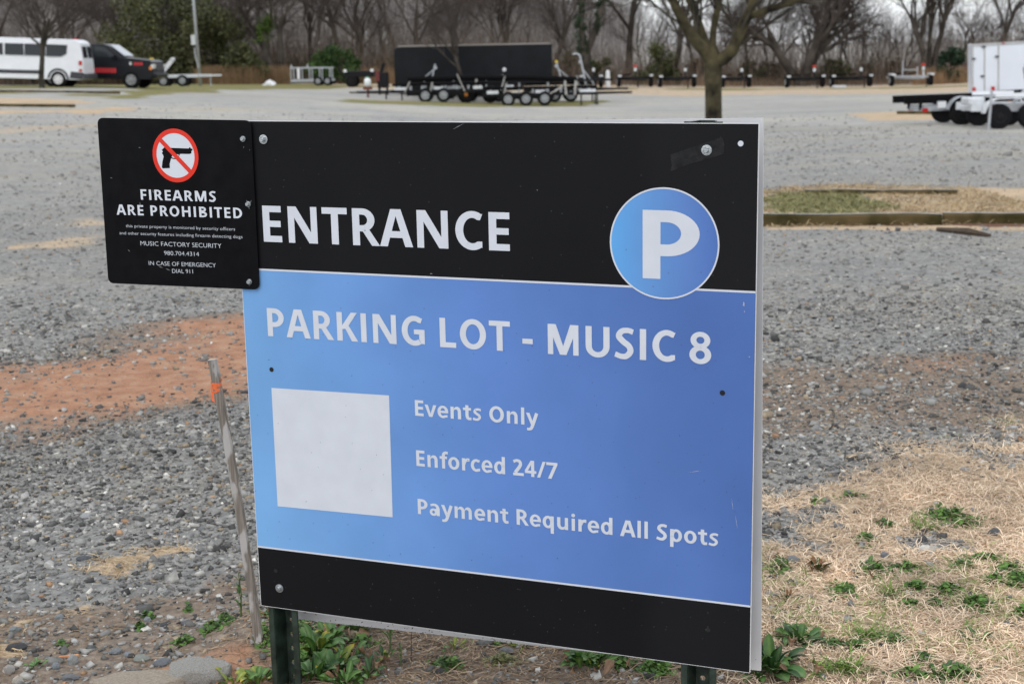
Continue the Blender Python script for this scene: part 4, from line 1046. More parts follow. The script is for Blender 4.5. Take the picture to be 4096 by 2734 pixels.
def pontoon_trailer(name, loc, Lx, wheels, label, rz=0.0, rim=RIM, rr=.33, frame_z=.52, bunks=True, posts=(), tongue=1, m=BLKST, jacks=(), white=True, wd=1.1, hub=None, skirt=2.6, group='long trailers parked side by side in the middle of the lot'):
    """long low trailer, local x along its length, origin at centre on the ground"""
    t = empty(name, loc, rz=rz); tag(t, label, 'trailer', group)
    h = Lx / 2
    mb = MB()
    for y in (-wd / 2, wd / 2): mb.beam((-h, y, frame_z), (h, y, frame_z), .08, .13)
    for x in np.linspace(-h + .2, h - .2, 7): mb.beam((x, -wd / 2, frame_z - .02), (x, wd / 2, frame_z - .02), .08, .08)
    e_ = h * tongue
    mb.beam((e_, -wd / 2, frame_z), (e_ + tongue * 1.1, 0, frame_z), .08, .10); mb.beam((e_, wd / 2, frame_z), (e_ + tongue * 1.1, 0, frame_z), .08, .10); mb.beam((e_ + tongue * .8, 0, frame_z), (e_ + tongue * 1.6, 0, frame_z), .10, .10)
    mb.build('frame', m, t)
    if skirt:
        for y in (-wd / 2 + .06, wd / 2 - .06): mb = MB(); mb.box((sum(wheels) / len(wheels), y, frame_z - .10), (skirt, .03, .22)); mb.build('dark_skirt', m, t)  # added black plates, standing in for the dark underbody between the wheels
    for x in wheels:
        for sd_ in (-1, 1):
            wo = wheel((x, sd_ * (wd / 2 + .18), rr), rr, .21, (0, sd_, 0), t, rim)
            if hub: mb = MB(); mb.lathe([(.10, .11), (.085, .15), (.04, .16)], (x, sd_ * (wd / 2 + .18), rr), (0, sd_, 0), 10); mb.build('hub', hub, wo)
        mb = MB(); mb.beam((x, -wd / 2 - .1, rr), (x, wd / 2 + .1, rr), .07, .07); mb.build('axle', BLKST, t)
    if bunks:
        for y in (-wd * .34, wd * .34):
            mb = MB(); mb.beam((-h + .1, y, frame_z + .30), (h - .05, y, frame_z + .30), .12, .10); mb.build('bunk_board', CARPET, t)
        for x in np.linspace(-h + .4, h - .4, 8):
            for y in (-wd * .34, wd * .34): mb = MB(); mb.beam((x, y, frame_z), (x, y, frame_z + .27), .07, .05); mb.build('bunk_bracket', GALV, t)
    if white:
        for x in np.linspace(-h + .5, h - .5, int(Lx / 1.5)):
            mb = MB(); mb.box((x, -wd / 2 - .06, frame_z + .13), (random.uniform(.4, .75), .05, random.uniform(.09, .15))); mb.build('side_guard', ALUW, t)
    for x, ln, hh in posts:
        mb = MB(); mb.beam((x, -wd / 2 - .12, frame_z - .05), (x + ln, -wd / 2 - .16, frame_z + hh), .10, .05); mb.build('guide_post', GREYW, t)
    for x, y in jacks: jack(t, x, y, 0.0, frame_z)
    return t
def px_x(px, depth): d = ray(px, 400); return d.x * depth / d.y
def mid(pxs, depth): x = px_x(pxs, depth); return Vector((x, depth, Hz(x, depth)))
D1 = 69.5; mpx = D1 / F_PX
c1 = 1760; pontoon_trailer('pontoon_trailer', mid(c1, D1), 4.6, [(1706 - c1) * mpx, (1777 - c1) * mpx], 'long low black trailer with grey upright boards, left of the big dark tyres', rim=RIM, tongue=-1, posts=((1.2, -.35, .75), (-1.6, .25, .45), (-.4, .1, .4)), jacks=((-2.5, -.3), (-1.75, -.5)))
D2 = 70.8; mpx = D2 / F_PX
c1 = 1930; pontoon_trailer('equipment_trailer', mid(c1, D2), 3.6, [(1868 - c1) * mpx, (1962 - c1) * mpx], 'black trailer with two big dark tyres and rusty orange hubs, middle of the trailer cluster', rim=BLKST, hub=RIMO, rr=.40, frame_z=.62, posts=((.9, .2, .6), (-.3, .05, .5)), bunks=False, wd=1.5)
D3 = 69.0; mpx = D3 / F_PX
c1 = 2160; pontoon_trailer('pontoon_trailer', mid(c1, D3), 5.4, [(2034 - c1) * mpx, (2104 - c1) * mpx, (2177 - c1) * mpx], 'three-axle black trailer with pale rims and slanted grey boards, right end of the cluster', rim=RIM, posts=((-1.7, .15, .55), (.35, .75, .42), (.28, .75, .30), (1.2, -.05, .6), (1.6, .05, .6)), jacks=((2.65, -.4), (2.6, .4), (1.9, -.5)))
D4 = 72.5; mpx = D4 / F_PX
c1 = 1980; t4 = pontoon_trailer('boat_trailer', mid(c1, D4), 8.4, [-1.2, .2], 'long black boat trailer behind the others with carpeted bunks and tall grey winch posts', frame_z=.95, rr=.36, white=False, bunks=False)
for y in (-.55, .0, .55):
    mb = MB(); mb.tube([(-4.2, y, 1.15), (-1.5, y, 1.17), (1.6, y, 1.12), (4.0, y, .98)], .13, 8); mb.build('bunk', CARPET, t4)
for x in (-3.4, -2, -.4, 1.2, 2.6):
    for y in (-.55, .55): mb = MB(); mb.beam((x, y, .4), (x, y, 1.08), .07, .07); mb.build('bunk_support', GALV, t4)
winch_post(t4, -3.05, 0, 1.2, .16, .66, GALV); winch_post(t4, 3.25, -.2, 1.05, -.22, .78, GALV, top=YEL); winch_post(t4, 4.45, -.3, .75, -.25, 1.25, GALV, hook=True)
D45 = 75.0; c1 = 1850; pontoon_trailer('flatbed_trailer', mid(c1, D45), 6.2, [-.6, .3], 'dark flatbed trailer between the long boat trailer and the enclosed one', frame_z=.62, rr=.36, white=False, bunks=False, wd=1.7, skirt=5.6, posts=((-1.0, .2, .5), (2.2, -.15, .55)))
D46 = 73.6; c1 = 2240; pontoon_trailer('boat_trailer', mid(c1, D46), 3.6, [-.3, .5], 'short dark boat trailer behind the right end of the cluster', frame_z=.58, rr=.34, white=False, wd=1.4, skirt=3.0, posts=((.9, -.1, .7),), jacks=((1.6, -.2),))
# enclosed black trailer behind
D5 = 78.0; mpx = D5 / F_PX
c1 = 1897; bl = mid(c1, D5); bt = empty('enclosed_trailer', bl, rz=R(1)); tag(bt, 'tall black enclosed cargo trailer behind the long boat trailers', 'trailer')
Lb = 611 * mpx
zt = at_depth(1900, 182, D5).z - bl.z; zb = .55
prof_ = [(-Lb / 2 + .12, zt - .06), (-Lb / 2, zt - .20), (-Lb / 2, zb), (Lb / 2, zb), (Lb / 2, zt - .02), (-Lb / 2 + .3, zt - .03)]
mb = MB(); mb.prism(prof_[::-1], -1.2, 1.2); mb.build('box_body', mat('black_trailer_skin', (.006, .007, .009), .4, var=.25, vscale=1.5, spec=.2), bt, bevel=.02)
mb = MB(); mb.box((.05, 0, zt + .02), (Lb - .3, 2.44, .07)); mb.build('roof_rail', mat('pale_roof_rail', (.30, .27, .24), .6), bt)
for x in np.linspace(-Lb / 2 + .9, Lb / 2 - .9, 6):
    mb = MB(); mb.box((x, -1.206, (zt + zb) / 2), (.035, .012, zt - zb - .3)); mb.build('panel_seam', BLKST, bt)
mb = MB(); mb.box((-Lb / 2 + .45, -1.22, zb + .10), (.95, .03, .10)); mb.build('name_strip', ALUW, bt)
mb = MB(); mb.lathe([(.10, 0), (.10, .03), (.04, .05)], (1.6, -1.205, 1.35), (0, -1, 0), 12); mb.build('side_lamp', RIMW, bt)
for x in (-.6, .4):
    for sd_ in (-1, 1): wheel((x, sd_ * 1.0, .36), .36, .22, (0, sd_, 0), bt)
# ---- left: silver trailer behind the pickup
bx = ground_at(735, 80.0); t = empty('boat_trailer', bx, rz=R(4)); tag(t, 'pale galvanised boat trailer beyond the nose of the black pickup', 'trailer')
mb = MB()
for y in (-.6, .6): mb.beam((-1.5, y, .55), (.9, y * .8, .55), .10, .16)
mb.beam((.9, -.48, .55), (1.55, 0, .55), .1, .14); mb.beam((.9, .48, .55), (1.55, 0, .55), .1, .14)
for x in (-1.3, -.5, .4): mb.beam((x, -.6, .5), (x, .6, .5), .08, .08)
mb.beam((1.4, 0, .55), (2.1, 0, .55), .09, .09); mb.build('frame', ALUW, t)
for sg, xx in ((1, -1.45), (-1, -.75)):
    mb = MB(); mb.beam((-1.2, 0, .6), (xx + .1 + .22 * (1 if sg < 0 else -1), 0, 1.45), .16, .22); ob = mb.build('bow_guide', ALUW, t)
    mb = MB(); mb.box((xx + .1 + .22 * (1 if sg < 0 else -1), -.05, 1.46), (.20, .2, .14)); mb.build('cap', YEL if sg > 0 else ALUW, ob)
for x in (-.9, .1):
    for sd_ in (-1, 1): wheel((x, sd_ * .75, .30), .30, .2, (0, sd_, 0), t)
jack(t, 1.5, 0, 0, .55, GALV)
# ---- light pole with box
pb = ground_at(806, 84.0); up_ = at_depth(772, -20, 84.0) - pb
pole = empty('utility_pole', pb); tag(pole, 'thin grey leaning pole with a small box, standing in the lot behind the pickup', 'pole')
mb = MB(); mb.tube([(0, 0, -.3), tuple(up_), tuple(up_ * 1.7)], [.10, .08, .06], 10); mb.build('shaft', GALV, pole, smooth=True)
bq = up_ * (up_.z and (at_depth(787, 160, 84).z - pb.z) / up_.z); mb = MB(); mb.box(bq + Vector((-.16, -.12, 0)), (.24, .22, .55)); mb.build('meter_box', mat('grey_box', (.5, .52, .52), .5), pole)
bq = up_ * ((at_depth(787, 230, 84).z - pb.z) / up_.z); mb = MB(); mb.tube([bq + Vector((-.16, -.12, .55)), bq + Vector((-.15, -.12, .1)), bq + Vector((.02, -.13, -.6))], .035, 6); mb.build('conduit', GALV, pole)
# ---- silver frame rack, small black trailer, bag
ra = ground_at(1255, 88.0); t = empty('aluminium_rack_trailer', ra); tag(t, 'silver open-frame rack trailer left of the small black trailer', 'trailer')
mb = MB()
for y in (-.6, .6):
    mb.beam((-1.2, y, .30), (1.25, y, .30), .09, .14); mb.beam((-1.25, y, 1.05), (1.2, y, 1.02), .07, .08)
    for x in (-1.2, -.7, -.1, .5, 1.1): mb.beam((x, y, .35), (x, y, 1.04), .06, .06)
for x in (-1.2, 0, 1.2): mb.beam((x, -.6, .30), (x, .6, .30), .07, .07)
for x in (-1.15, -.2): mb.beam((x, -.6, 1.0), (x, -.6, 1.24), .08, .08)
mb.build('frame', GALV, t)
mb = MB(); mb.box((-.75, -.62, .72), (.16, .05, .62)); mb.build('white_panel', RIMW, t)
for x in (.4, .95):
    for sd_ in (-1, 1): wheel((x, sd_ * .72, .26), .26, .18, (0, sd_, 0), t)
sa = ground_at(1445, 86.0); t = empty('utility_trailer', sa); tag(t, 'small black trailer with white lamps between the silver rack and the enclosed trailer', 'trailer')
mb = MB(); mb.box((0, 0, .75), (1.7, 1.3, .34)); mb.build('bed', BLKST, t, bevel=.03)
mb = MB(); mb.tube([(-.9, 0, .5), (-1.15, 0, .85), (-1.25, 0, 1.25)], .06, 8); mb.build('jack_handle', BLKST, t)
for x in (-.8, .75): mb = MB(); mb.box((x, -.70, .95), (.18, .08, .16)); mb.build('lamp', RIMW, t)
wheel((-.45, -.75, .34), .34, .26, (0, -1, 0), t, BLKST); wheel((-.45, .75, .34), .34, .26, (0, 1, 0), t, BLKST)
sb = ground_at(1535, 76.0); t = empty('machine_frame', sb); tag(t, 'dark red and black winch machine at the left end of the long trailers', 'machine')
mb = MB(); mb.box((0, 0, .75), (.55, .6, .8)); mb.beam((-.1, 0, 1.1), (.05, 0, 1.6), .16, .16); mb.build('engine', BLKST, t, bevel=.04)
mb = MB(); mb.box((-.25, -.33, .95), (.2, .06, .5)); mb.build('red_cover', mat('dark_red_paint', (.12, .015, .012), .5), t)
for x, y in ((-.2, -.25), (.2, -.25), (-.2, .25), (.2, .25)): mb = MB(); mb.beam((x, y, 0), (x, y, .4), .07, .07); mb.build('leg', BLKST, t)
ca = ground_at(1473, 71.0); t = empty('fuel_tank', ca + Vector((0, 0, 0))); tag(t, 'white rounded tank with green cap on the tongue of the long black trailer', 'tank')
mb = MB(); mb.lathe([(.02, .52), (.16, .54), (.17, .80), (.12, .90), (.05, .93)], (0, 0, 0), (0, 0, 1), 14); mb.build('tank', mat('white_plastic', (.75, .78, .76), .4), t, smooth=True)
mb = MB(); mb.lathe([(.07, .92), (.06, .98)], (0, 0, 0), (0, 0, 1), 10); mb.build('cap', mat('green_cap', (.05, .35, .18), .5), t)
mb = MB(); mb.box((0, 0, .44), (.42, .3, .14)); mb.beam((0, 0, -.02), (0, 0, .4), .1, .1); mb.build('mount', mat('rust_brown', (.14, .05, .03), .8), t)
# plastic bag on the gravel
ba = ground_at(1080, 87.0); bagv = MB()
for i in range(6):
    for j in range(8):
        th = 2 * math.pi * j / 8; ph = math.pi / 2 * i / 5
        r_ = .28 * math.cos(ph) * (1 + .25 * math.sin(j * 2.1 + i)); bagv.v.append((r_ * math.cos(th) * 1.3, r_ * math.sin(th), .30 * math.sin(ph) * (1 + .15 * math.sin(j))))
bagv.f = [(i * 8 + j, i * 8 + (j + 1) % 8, i * 8 + 8 + (j + 1) % 8, i * 8 + 8 + j) for i in range(5) for j in range(8)]
bo = bagv.build('plastic_bag', RIMW, None); bo.location = ba; tag(bo, 'white plastic bag lying on the gravel in front of the dry reeds', 'bag')
# ---- far row of boat trailers facing the camera
def facing_trailer(px, depth, wpx, label, m=BLKST, tall=False, red=True, wx=None):
    w = wpx * depth / F_PX; g_ = ground_at(px, depth); t = empty('boat_trailer', g_); tag(t, label, 'trailer', 'boat trailers in a row along the far tree line')
    for sd_ in (-1, 1):
        wheel((sd_ * (w / 2 - .12), .6, .33), .33, .24, (sd_, 0, 0), t)
        mb = MB(); mb.box((sd_ * (w / 2 - .12), .55, .72), (.28, .75, .10)); mb.build('fender', ALUW if m is not BLKST else BLKST, t, bevel=.04)
        mb = MB(); mb.box((sd_ * (w / 2 - .14), .10, .70), (.22, .06, .11)); mb.build('lamp', ALUW, t)
        mb = MB(); mb.beam((sd_ * .30, .7, .78), (sd_ * .55, 3.2, .70), .12, .08); mb.build('bunk_board', CARPET, t)
    mb = MB(); fz = .50
    mb.beam((-w / 2 + .2, .6, fz + .06), (w / 2 - .2, .6, fz + .06), .10, .14)
    for sd_ in (-1, 1): mb.beam((sd_ * w * .32, .6, fz), (sd_ * .08, -1.4, fz), .08, .13); mb.beam((sd_ * w * .32, .6, fz), (sd_ * w * .32, 3.2, fz), .08, .13)
    mb.beam((-w * .32, 3.1, fz), (w * .32, 3.1, fz), .08, .1); mb.beam((0, -1.3, fz), (0, -2.0, fz), .09, .09)
    mb.build('frame', m, t)
    wx = random.uniform(-.15, .15) if wx is None else wx
    mb = MB(); mb.beam((wx, -.9, fz), (wx, -.75, 1.12), .09, .09); ob = mb.build('winch_post', m, t)
    mb = MB(); mb.box((wx, -.80, 1.08), (.15, .12, .20)); mb.build('winch', ALUW, ob)
    if red: mb = MB(); mb.box((wx, -.78, 1.30), (.22, .14, .12)); mb.build('bow_stop', mat('red_rubber', (.5, .04, .02), .6), ob)
    jack(t, wx + .12, -1.2, 0, fz)
    if tall:
        for xx, hh in ((-.45, 1.55), (.45, 1.15)): mb = MB(); mb.beam((xx, .9, fz), (xx, .9, hh), .08, .06); mb.build('guide_post', m, t)
        mb = MB(); mb.beam((-.45, .9, .98), (.45, .9, .98), .06, .06); mb.build('guide_bar', m, t)
    return t
facing_trailer(2366, 90, 96, 'black boat trailer partly hidden behind the curved winch hook of the cluster', red=False)
facing_trailer(2543, 92, 142, 'black boat trailer with red and white winch, first to the right of the cluster')
facing_trailer(2712, 92, 150, 'black boat trailer left of the thick near tree trunk', red=False, wx=.35)
facing_trailer(2948, 92.5, 120, 'black boat trailer just right of the thick near tree trunk', red=False)
facing_trailer(3225, 92, 155, 'black boat trailer with red-topped white winch under the biggest far tree', wx=.3)
facing_trailer(3410, 92, 165, 'black boat trailer with spare wheel, second from the white cargo trailer in the far row', red=False, wx=.3)
facing_trailer(3652, 91, 170, 'silver boat trailer with upright guide posts, last of the far row', m=GALV, tall=True, wx=.35)
wp = ground_at(2432, 91.5); mb = MB(); mb.tube([(0, 0, -.1), (0, 0, .5), (0, 0, .9)], [.16, .15, .12], 10); mb.lathe([(.13, .9), (.10, 1.0), (.03, 1.03)], (0, 0, 0), (0, 0, 1), 10)
o = mb.build('white_bollard', RIMW); o.location = wp; tag(o, 'short white post between the first far boat trailers', 'post')
pl_ = ground_at(3355, 89.0); mb = MB(); mb.box((0, 0, .10), (.75, .5, .16)); o = mb.build('concrete_block', mat('pale_concrete', (.6, .6, .6), .8, var=.1), bevel=.02); o.location = pl_; tag(o, 'pale block on the ground by the boat trailer with spare wheel', 'block')
# ---- right edge: white cargo trailer, black-bunk boat trailer, galvanised tandem trailer, thin stake
D6 = 56.0; mpx = D6 / F_PX
cg = ground_at(3888, D6); ct = empty('cargo_trailer', cg, rz=R(-13), ry=R(-2.2)); tag(ct, 'tall white enclosed cargo trailer with rear doors at the right edge', 'trailer')
zt = at_depth(3888, 176, D6).z - cg.z; zb = at_depth(3888, 374, D6).z - cg.z
WSK = mat('white_trailer_skin', (.70, .73, .78), .3, var=.03, vscale=1.2)
mb = MB(); mb.box((2.9, 1.0, (zt + zb) / 2), (5.8, 2.0, zt - zb)); mb.build('box_body', WSK, ct, bevel=.03)
TRM = mat('trailer_trim', (.42, .42, .41), .5, var=.1)
for x0 in (.0, .43, .93): mb = MB(); mb.box((x0 + .025, -.012, (zt + zb) / 2), (.05, .03, zt - zb)); mb.build('door_frame', TRM, ct)
mb = MB(); mb.box((2.9, -.012, zt - .045), (5.8, .035, .09)); mb.build('roof_rail', TRM, ct)
mb = MB(); mb.box((2.9, -.010, zb + .03), (5.8, .035, .06)); mb.build('floor_rail', BLKST, ct)
for x_, z_ in ((.06, .70), (.90, .72), (.38, .34), (.42, .93)): mb = MB(); mb.box((x_, -.04, zb + (zt - zb) * z_), (.14, .05, .06)); mb.build('hinge', DGREY, ct)
for x_ in (.07, .76): mb = MB(); mb.box((x_, -.04, zb + .13), (.12, .06, .18)); mb.build('tail_light', REDL, ct)
mb = MB(); mb.box((1.12, -.04, zt - .05), (.10, .04, .05)); mb.build('marker_light', REDL, ct)
for x_ in (2.6, 3.5):
    for y_, sd_ in ((.05, -1), (1.95, 1)): wheel((x_, y_, .33), .33, .22, (0, sd_, 0), ct)
D7 = 41.0; mpx = D7 / F_PX
g7 = ground_at(3809, D7); t7 = empty('boat_trailer', g7, rz=R(1)); tag(t7, 'boat trailer with long black carpeted bunks and red lamp, nearest on the right', 'trailer')
zz = at_depth(3600, 397, D7).z - g7.z
for y in (-.55, .55):
    mb = MB(); mb.beam((-1.50, y, zz - .02), (3.2, y, zz + .06), .12, .20); mb.build('bunk_board', CARPET, t7)
for x in (-1.05, -.2, .9, 2.0):
    for y in (-.55, .55): mb = MB(); mb.beam((x, y, .42), (x, y, zz - .08), .07, .07); mb.build('bunk_bracket', BLKST, t7)
mb = MB()
for y in (-.6, .6): mb.beam((-1.0, y, .46), (3.0, y, .46), .08, .13)
for x in (-1.0, .0, 1.2, 2.4): mb.beam((x, -.6, .44), (x, .6, .44), .08, .08)
mb.build('frame', GALV, t7)
for sd_ in (-1, 1):
    wheel((.02, sd_ * .82, .34), .34, .24, (0, sd_, 0), t7, BLKST); fender((.02, sd_ * .82, .36), .43, .30, t7, GALV, 10, 170)
    mb = MB(); mb.box((-.95, sd_ * .66, .42), (.14, .08, .10)); mb.build('tail_light', REDL, t7)
mb = MB(); mb.box((.03, -.98, .50), (.16, .03, .10)); mb.build('side_reflector', REDL, t7)
mb = MB(); mb.box((-.50, -.66, .56), (.22, .1, .18)); mb.build('white_guide', RIMW, t7)
D8 = 38.5
g8 = ground_at(4010, D8); t8 = empty('boat_trailer', g8, rz=R(-2)); tag(t8, 'white and galvanised tandem boat trailer with leaning winch post at the right edge', 'trailer')
mb = MB()
for y in (-.7, .7): mb.beam((-1.0, y, .55), (2.6, y, .50), .10, .20)
for x in (-.9, .3, 1.4, 2.4): mb.beam((x, -.7, .5), (x, .7, .5), .08, .1)
mb.build('frame', ALUW, t8)
for sd_ in (-1, 1):
    for x in (-.35, .45, 1.05): wheel((x, sd_ * .92, .32), .32, .23, (0, sd_, 0), t8, BLKST)
    fender((.05, sd_ * .92, .37), .42, .32, t8, ALUW, 5, 175, flat=.8)
    mb = MB(); mb.box((.05, sd_ * 1.06, .86), (1.1, .04, .10)); mb.build('fender_skirt', WPAINT, t8)
    mb = MB(); mb.box((.42, sd_ * .80, .56), (.10, .06, .16)); mb.build('marker_light', AMB, t8)
mb = MB(); mb.beam((.62, -.5, .55), (.42, -.5, 1.55), .16, .14); mb.beam((.05, -.5, .55), (.50, -.5, 1.05), .07, .07); mb.box((.66, -.5, 1.58), (.55, .12, .10)); ob = mb.build('winch_post', GALV, t8)
mb = MB(); mb.lathe([(.05, -.1), (.13, -.08), (.15, .0), (.13, .08), (.05, .1)], (.95, -.5, 1.58), (0, 1, 0), 12); mb.build('winch_strap', mat('pale_strap', (.5, .47, .38), .8), ob)
mb = MB(); mb.box((-.85, -.3, .70), (.42, .8, .20)); mb.build('white_box', ALUW, t8, bevel=.05)
g9 = ground_at(3958, 36.5); t9 = empty('thin_stake', g9); tag(t9, 'thin grey stake standing in the gravel before the tandem trailer', 'stake')
hh = at_depth(3968, 360, 36.5).z - g9.z
mb = MB(); mb.beam((0, 0, -.1), (.05, 0, hh), .06, .03); mb.build('shaft', GALV, t9)

# ------------------------------------------------------------------ trees
BARKF = mat('far_bark', (.045, .038, .033), .95, var=.35, vscale=1.2, col2=(.07, .06, .05), spec=.1)
TWIGF = mat('far_twigs', (.075, .062, .055), .95, var=.3, vscale=.6, spec=.1)
BARKN = mat('near_bark', (.035, .031, .026), .95, var=.4, vscale=2.2, bump=.9, bscale=9, col2=(.065, .058, .045), spec=.1)
MOSSY = mat('mossy_bark', (.030, .026, .021), .95, var=.45, vscale=2.6, bump=1.0, bscale=9, col2=(.068, .058, .032), spec=.1)
class NB:
    """numpy tube collector"""
    def __init__(s): s.V = []; s.F = []; s.n = 0
    def tube(s, P, r, k):
        P = np.asarray(P, float); m_ = len(P)
        T = np.gradient(P, axis=0); T /= np.linalg.norm(T, axis=1)[:, None] + 1e-9
        ref = np.array([1.0, .2, 0]) if abs(T[0, 0]) < .8 else np.array([0, 1.0, .2])
        A = ref - T * (T @ ref)[:, None]; A /= np.linalg.norm(A, axis=1)[:, None]; B = np.cross(T, A)
        th = np.arange(k) * 2 * np.pi / k
        ring = P[:, None, :] + (A[:, None, :] * np.cos(th)[None, :, None] + B[:, None, :] * np.sin(th)[None, :, None]) * np.asarray(r)[:, None, None]
        i = np.arange(m_ - 1)[:, None] * k; j = np.arange(k)[None, :]; j2 = (j + 1) % k
        s.F.append(np.stack([i + j, i + j2, i + k + j2, i + k + j], -1).reshape(-1, 4) + s.n)
        s.V.append(ring.reshape(-1, 3)); s.n += m_ * k
    def mesh(s, name, m, parent=None, smooth=True):
        return np_mesh(name, np.concatenate(s.V), np.concatenate(s.F), m, smooth=smooth, parent=parent)
def grow(rs, p, d, L, r, lev, out, maxlev, spread=.75, up=.25, nb=(5, 6, 6, 5), kmin=3):
    """one branch and its children; out[lev] is an NB"""
    n_ = max(3, int(4 - lev * .3)); P = [np.array(p)]; dd = np.array(d, float)
    for i in range(n_):
        dd = dd + rs.normal(0, .13 + .05 * lev, 3); dd[2] += up * .12
        dd /= np.linalg.norm(dd); P.append(P[-1] + dd * L / n_)
    P = np.array(P); rad = np.linspace(r, r * (.55 if lev < maxlev else .3), n_ + 1)
    out[lev].tube(P, rad, max(kmin, 9 - 2 * lev))
    if lev >= maxlev: return
    c = nb[min(lev, len(nb) - 1)]
    for i in range(c):
        t_ = .35 + .65 * (i + rs.random()) / c if lev else .55 + .45 * (i + rs.random() * .7) / c
        t_ = min(t_, 1.0); q = t_ * n_; a = int(min(q, n_ - 1)); f = q - a
        pos = P[a] * (1 - f) + P[a + 1] * f; dr = P[a + 1] - P[a]; dr /= np.linalg.norm(dr)
        rv = rs.normal(0, 1, 3); rv -= dr * rv.dot(dr); rv /= np.linalg.norm(rv)
        ang = rs.uniform(.45, 1.0) * spread; nd = dr * math.cos(ang) + rv * math.sin(ang)
        grow(rs, pos, nd, L * rs.uniform(.55, .78), r * (1 - .45 * t_) * rs.uniform(.5, .68), lev + 1, out, maxlev, spread, up, nb, kmin)
def make_tree(seed, Hh, r, maxlev=4, fork=1, spread=.75, trunkL=None, nb=(5, 6, 6, 5), bark=None, twig=None, lean=.06):
    rs = np.random.default_rng(seed); out = [NB() for _ in range(maxlev + 1)]
    root = empty('bare_tree', (0, 0, 0))
    for f in range(fork):
        a = rs.uniform(0, 6.28); ln = lean if fork == 1 else .25
        grow(rs, (0, 0, -.3), (ln * math.cos(a), ln * math.sin(a), 1), trunkL or Hh * .5, r / math.sqrt(fork), 0, out, maxlev, spread, .3, nb)
    tk = NB(); tk.V = sum([o.V for o in out[:2]], []); fo = 0; tk.F = []
    for o in out[:2]:
        for F_ in o.F: tk.F.append(F_ + fo)
        fo += o.n
    tk.mesh('trunk', bark or BARKF, root)
    cw = NB(); cw.V = sum([o.V for o in out[2:]], []); fo = 0; cw.F = []
    for o in out[2:]:
        for F_ in o.F: cw.F.append(F_ + fo)
        fo += o.n
    cw.mesh('crown', twig or TWIGF, root)
    return root
protos = [make_tree(21, 11, .22, spread=.8), make_tree(22, 9, .15, fork=2, spread=.7), make_tree(23, 13, .28, spread=.9), make_tree(24, 8, .12, fork=3, spread=.65), make_tree(25, 12, .20, spread=.6)]
tl_spots = []
rt = np.random.default_rng(5)
for px in np.arange(-250, 4400, 105):
    tl_spots.append((px + rt.uniform(-40, 40), rt.uniform(98, 122), int(rt.integers(0, 5)), rt.uniform(.75, 1.15)))
for px in np.arange(-200, 2250, 130):
    tl_spots.append((px + rt.uniform(-50, 50), rt.uniform(125, 165), int(rt.integers(0, 5)), rt.uniform(.9, 1.4)))
first = [True] * 5
for px, dep, k, s_ in tl_spots:
    o = protos[k] if first[k] else copy_tree(protos[k]); first[k] = False
    x = px_x(px, dep); o.location = (x, dep, Hz(x, dep)); o.scale = (s_, s_, s_ * random.uniform(.9, 1.1)); o.rotation_euler.z = random.uniform(0, 6.28)
    tag(o, 'leafless grey-brown tree standing in the tree line beyond the lot', 'tree', 'bare trees of the far tree line')
def own_tree(px, dep, label, s_=1.0, **kw):
    o = make_tree(**kw); x = px_x(px, dep); o.location = (x, dep, Hz(x, dep)); o.scale = (s_, s_, s_)
    tag(o, label, 'tree'); return o
own_tree(3200, 97, 'huge dark many-stemmed bare tree in the far row, right of the near trunk', seed=31, Hh=13, r=.62, fork=3, spread=.55, trunkL=4.4, nb=(6, 6, 6, 4))
own_tree(3720, 99, 'tall dark bare tree left of the white cargo trailer', seed=32, Hh=12, r=.36, fork=2, spread=.6, trunkL=5, nb=(6, 6, 6, 4))
own_tree(1120, 95, 'twisted bare tree forking low with bright green ivy, left of the round bush', seed=33, Hh=11, r=.34, fork=2, spread=.6, trunkL=4.5)
own_tree(172, 62, 'slender young bare tree standing right in front of the white van', seed=36, Hh=6.5, r=.13, fork=1, spread=.75, trunkL=2.9, bark=BARKN, nb=(7, 6, 5, 4))
own_tree(1845, 74, 'small grey bare tree in front of the black enclosed trailer', seed=41, Hh=6, r=.13, fork=1, spread=.55, trunkL=3.0, nb=(7, 6, 5, 4))
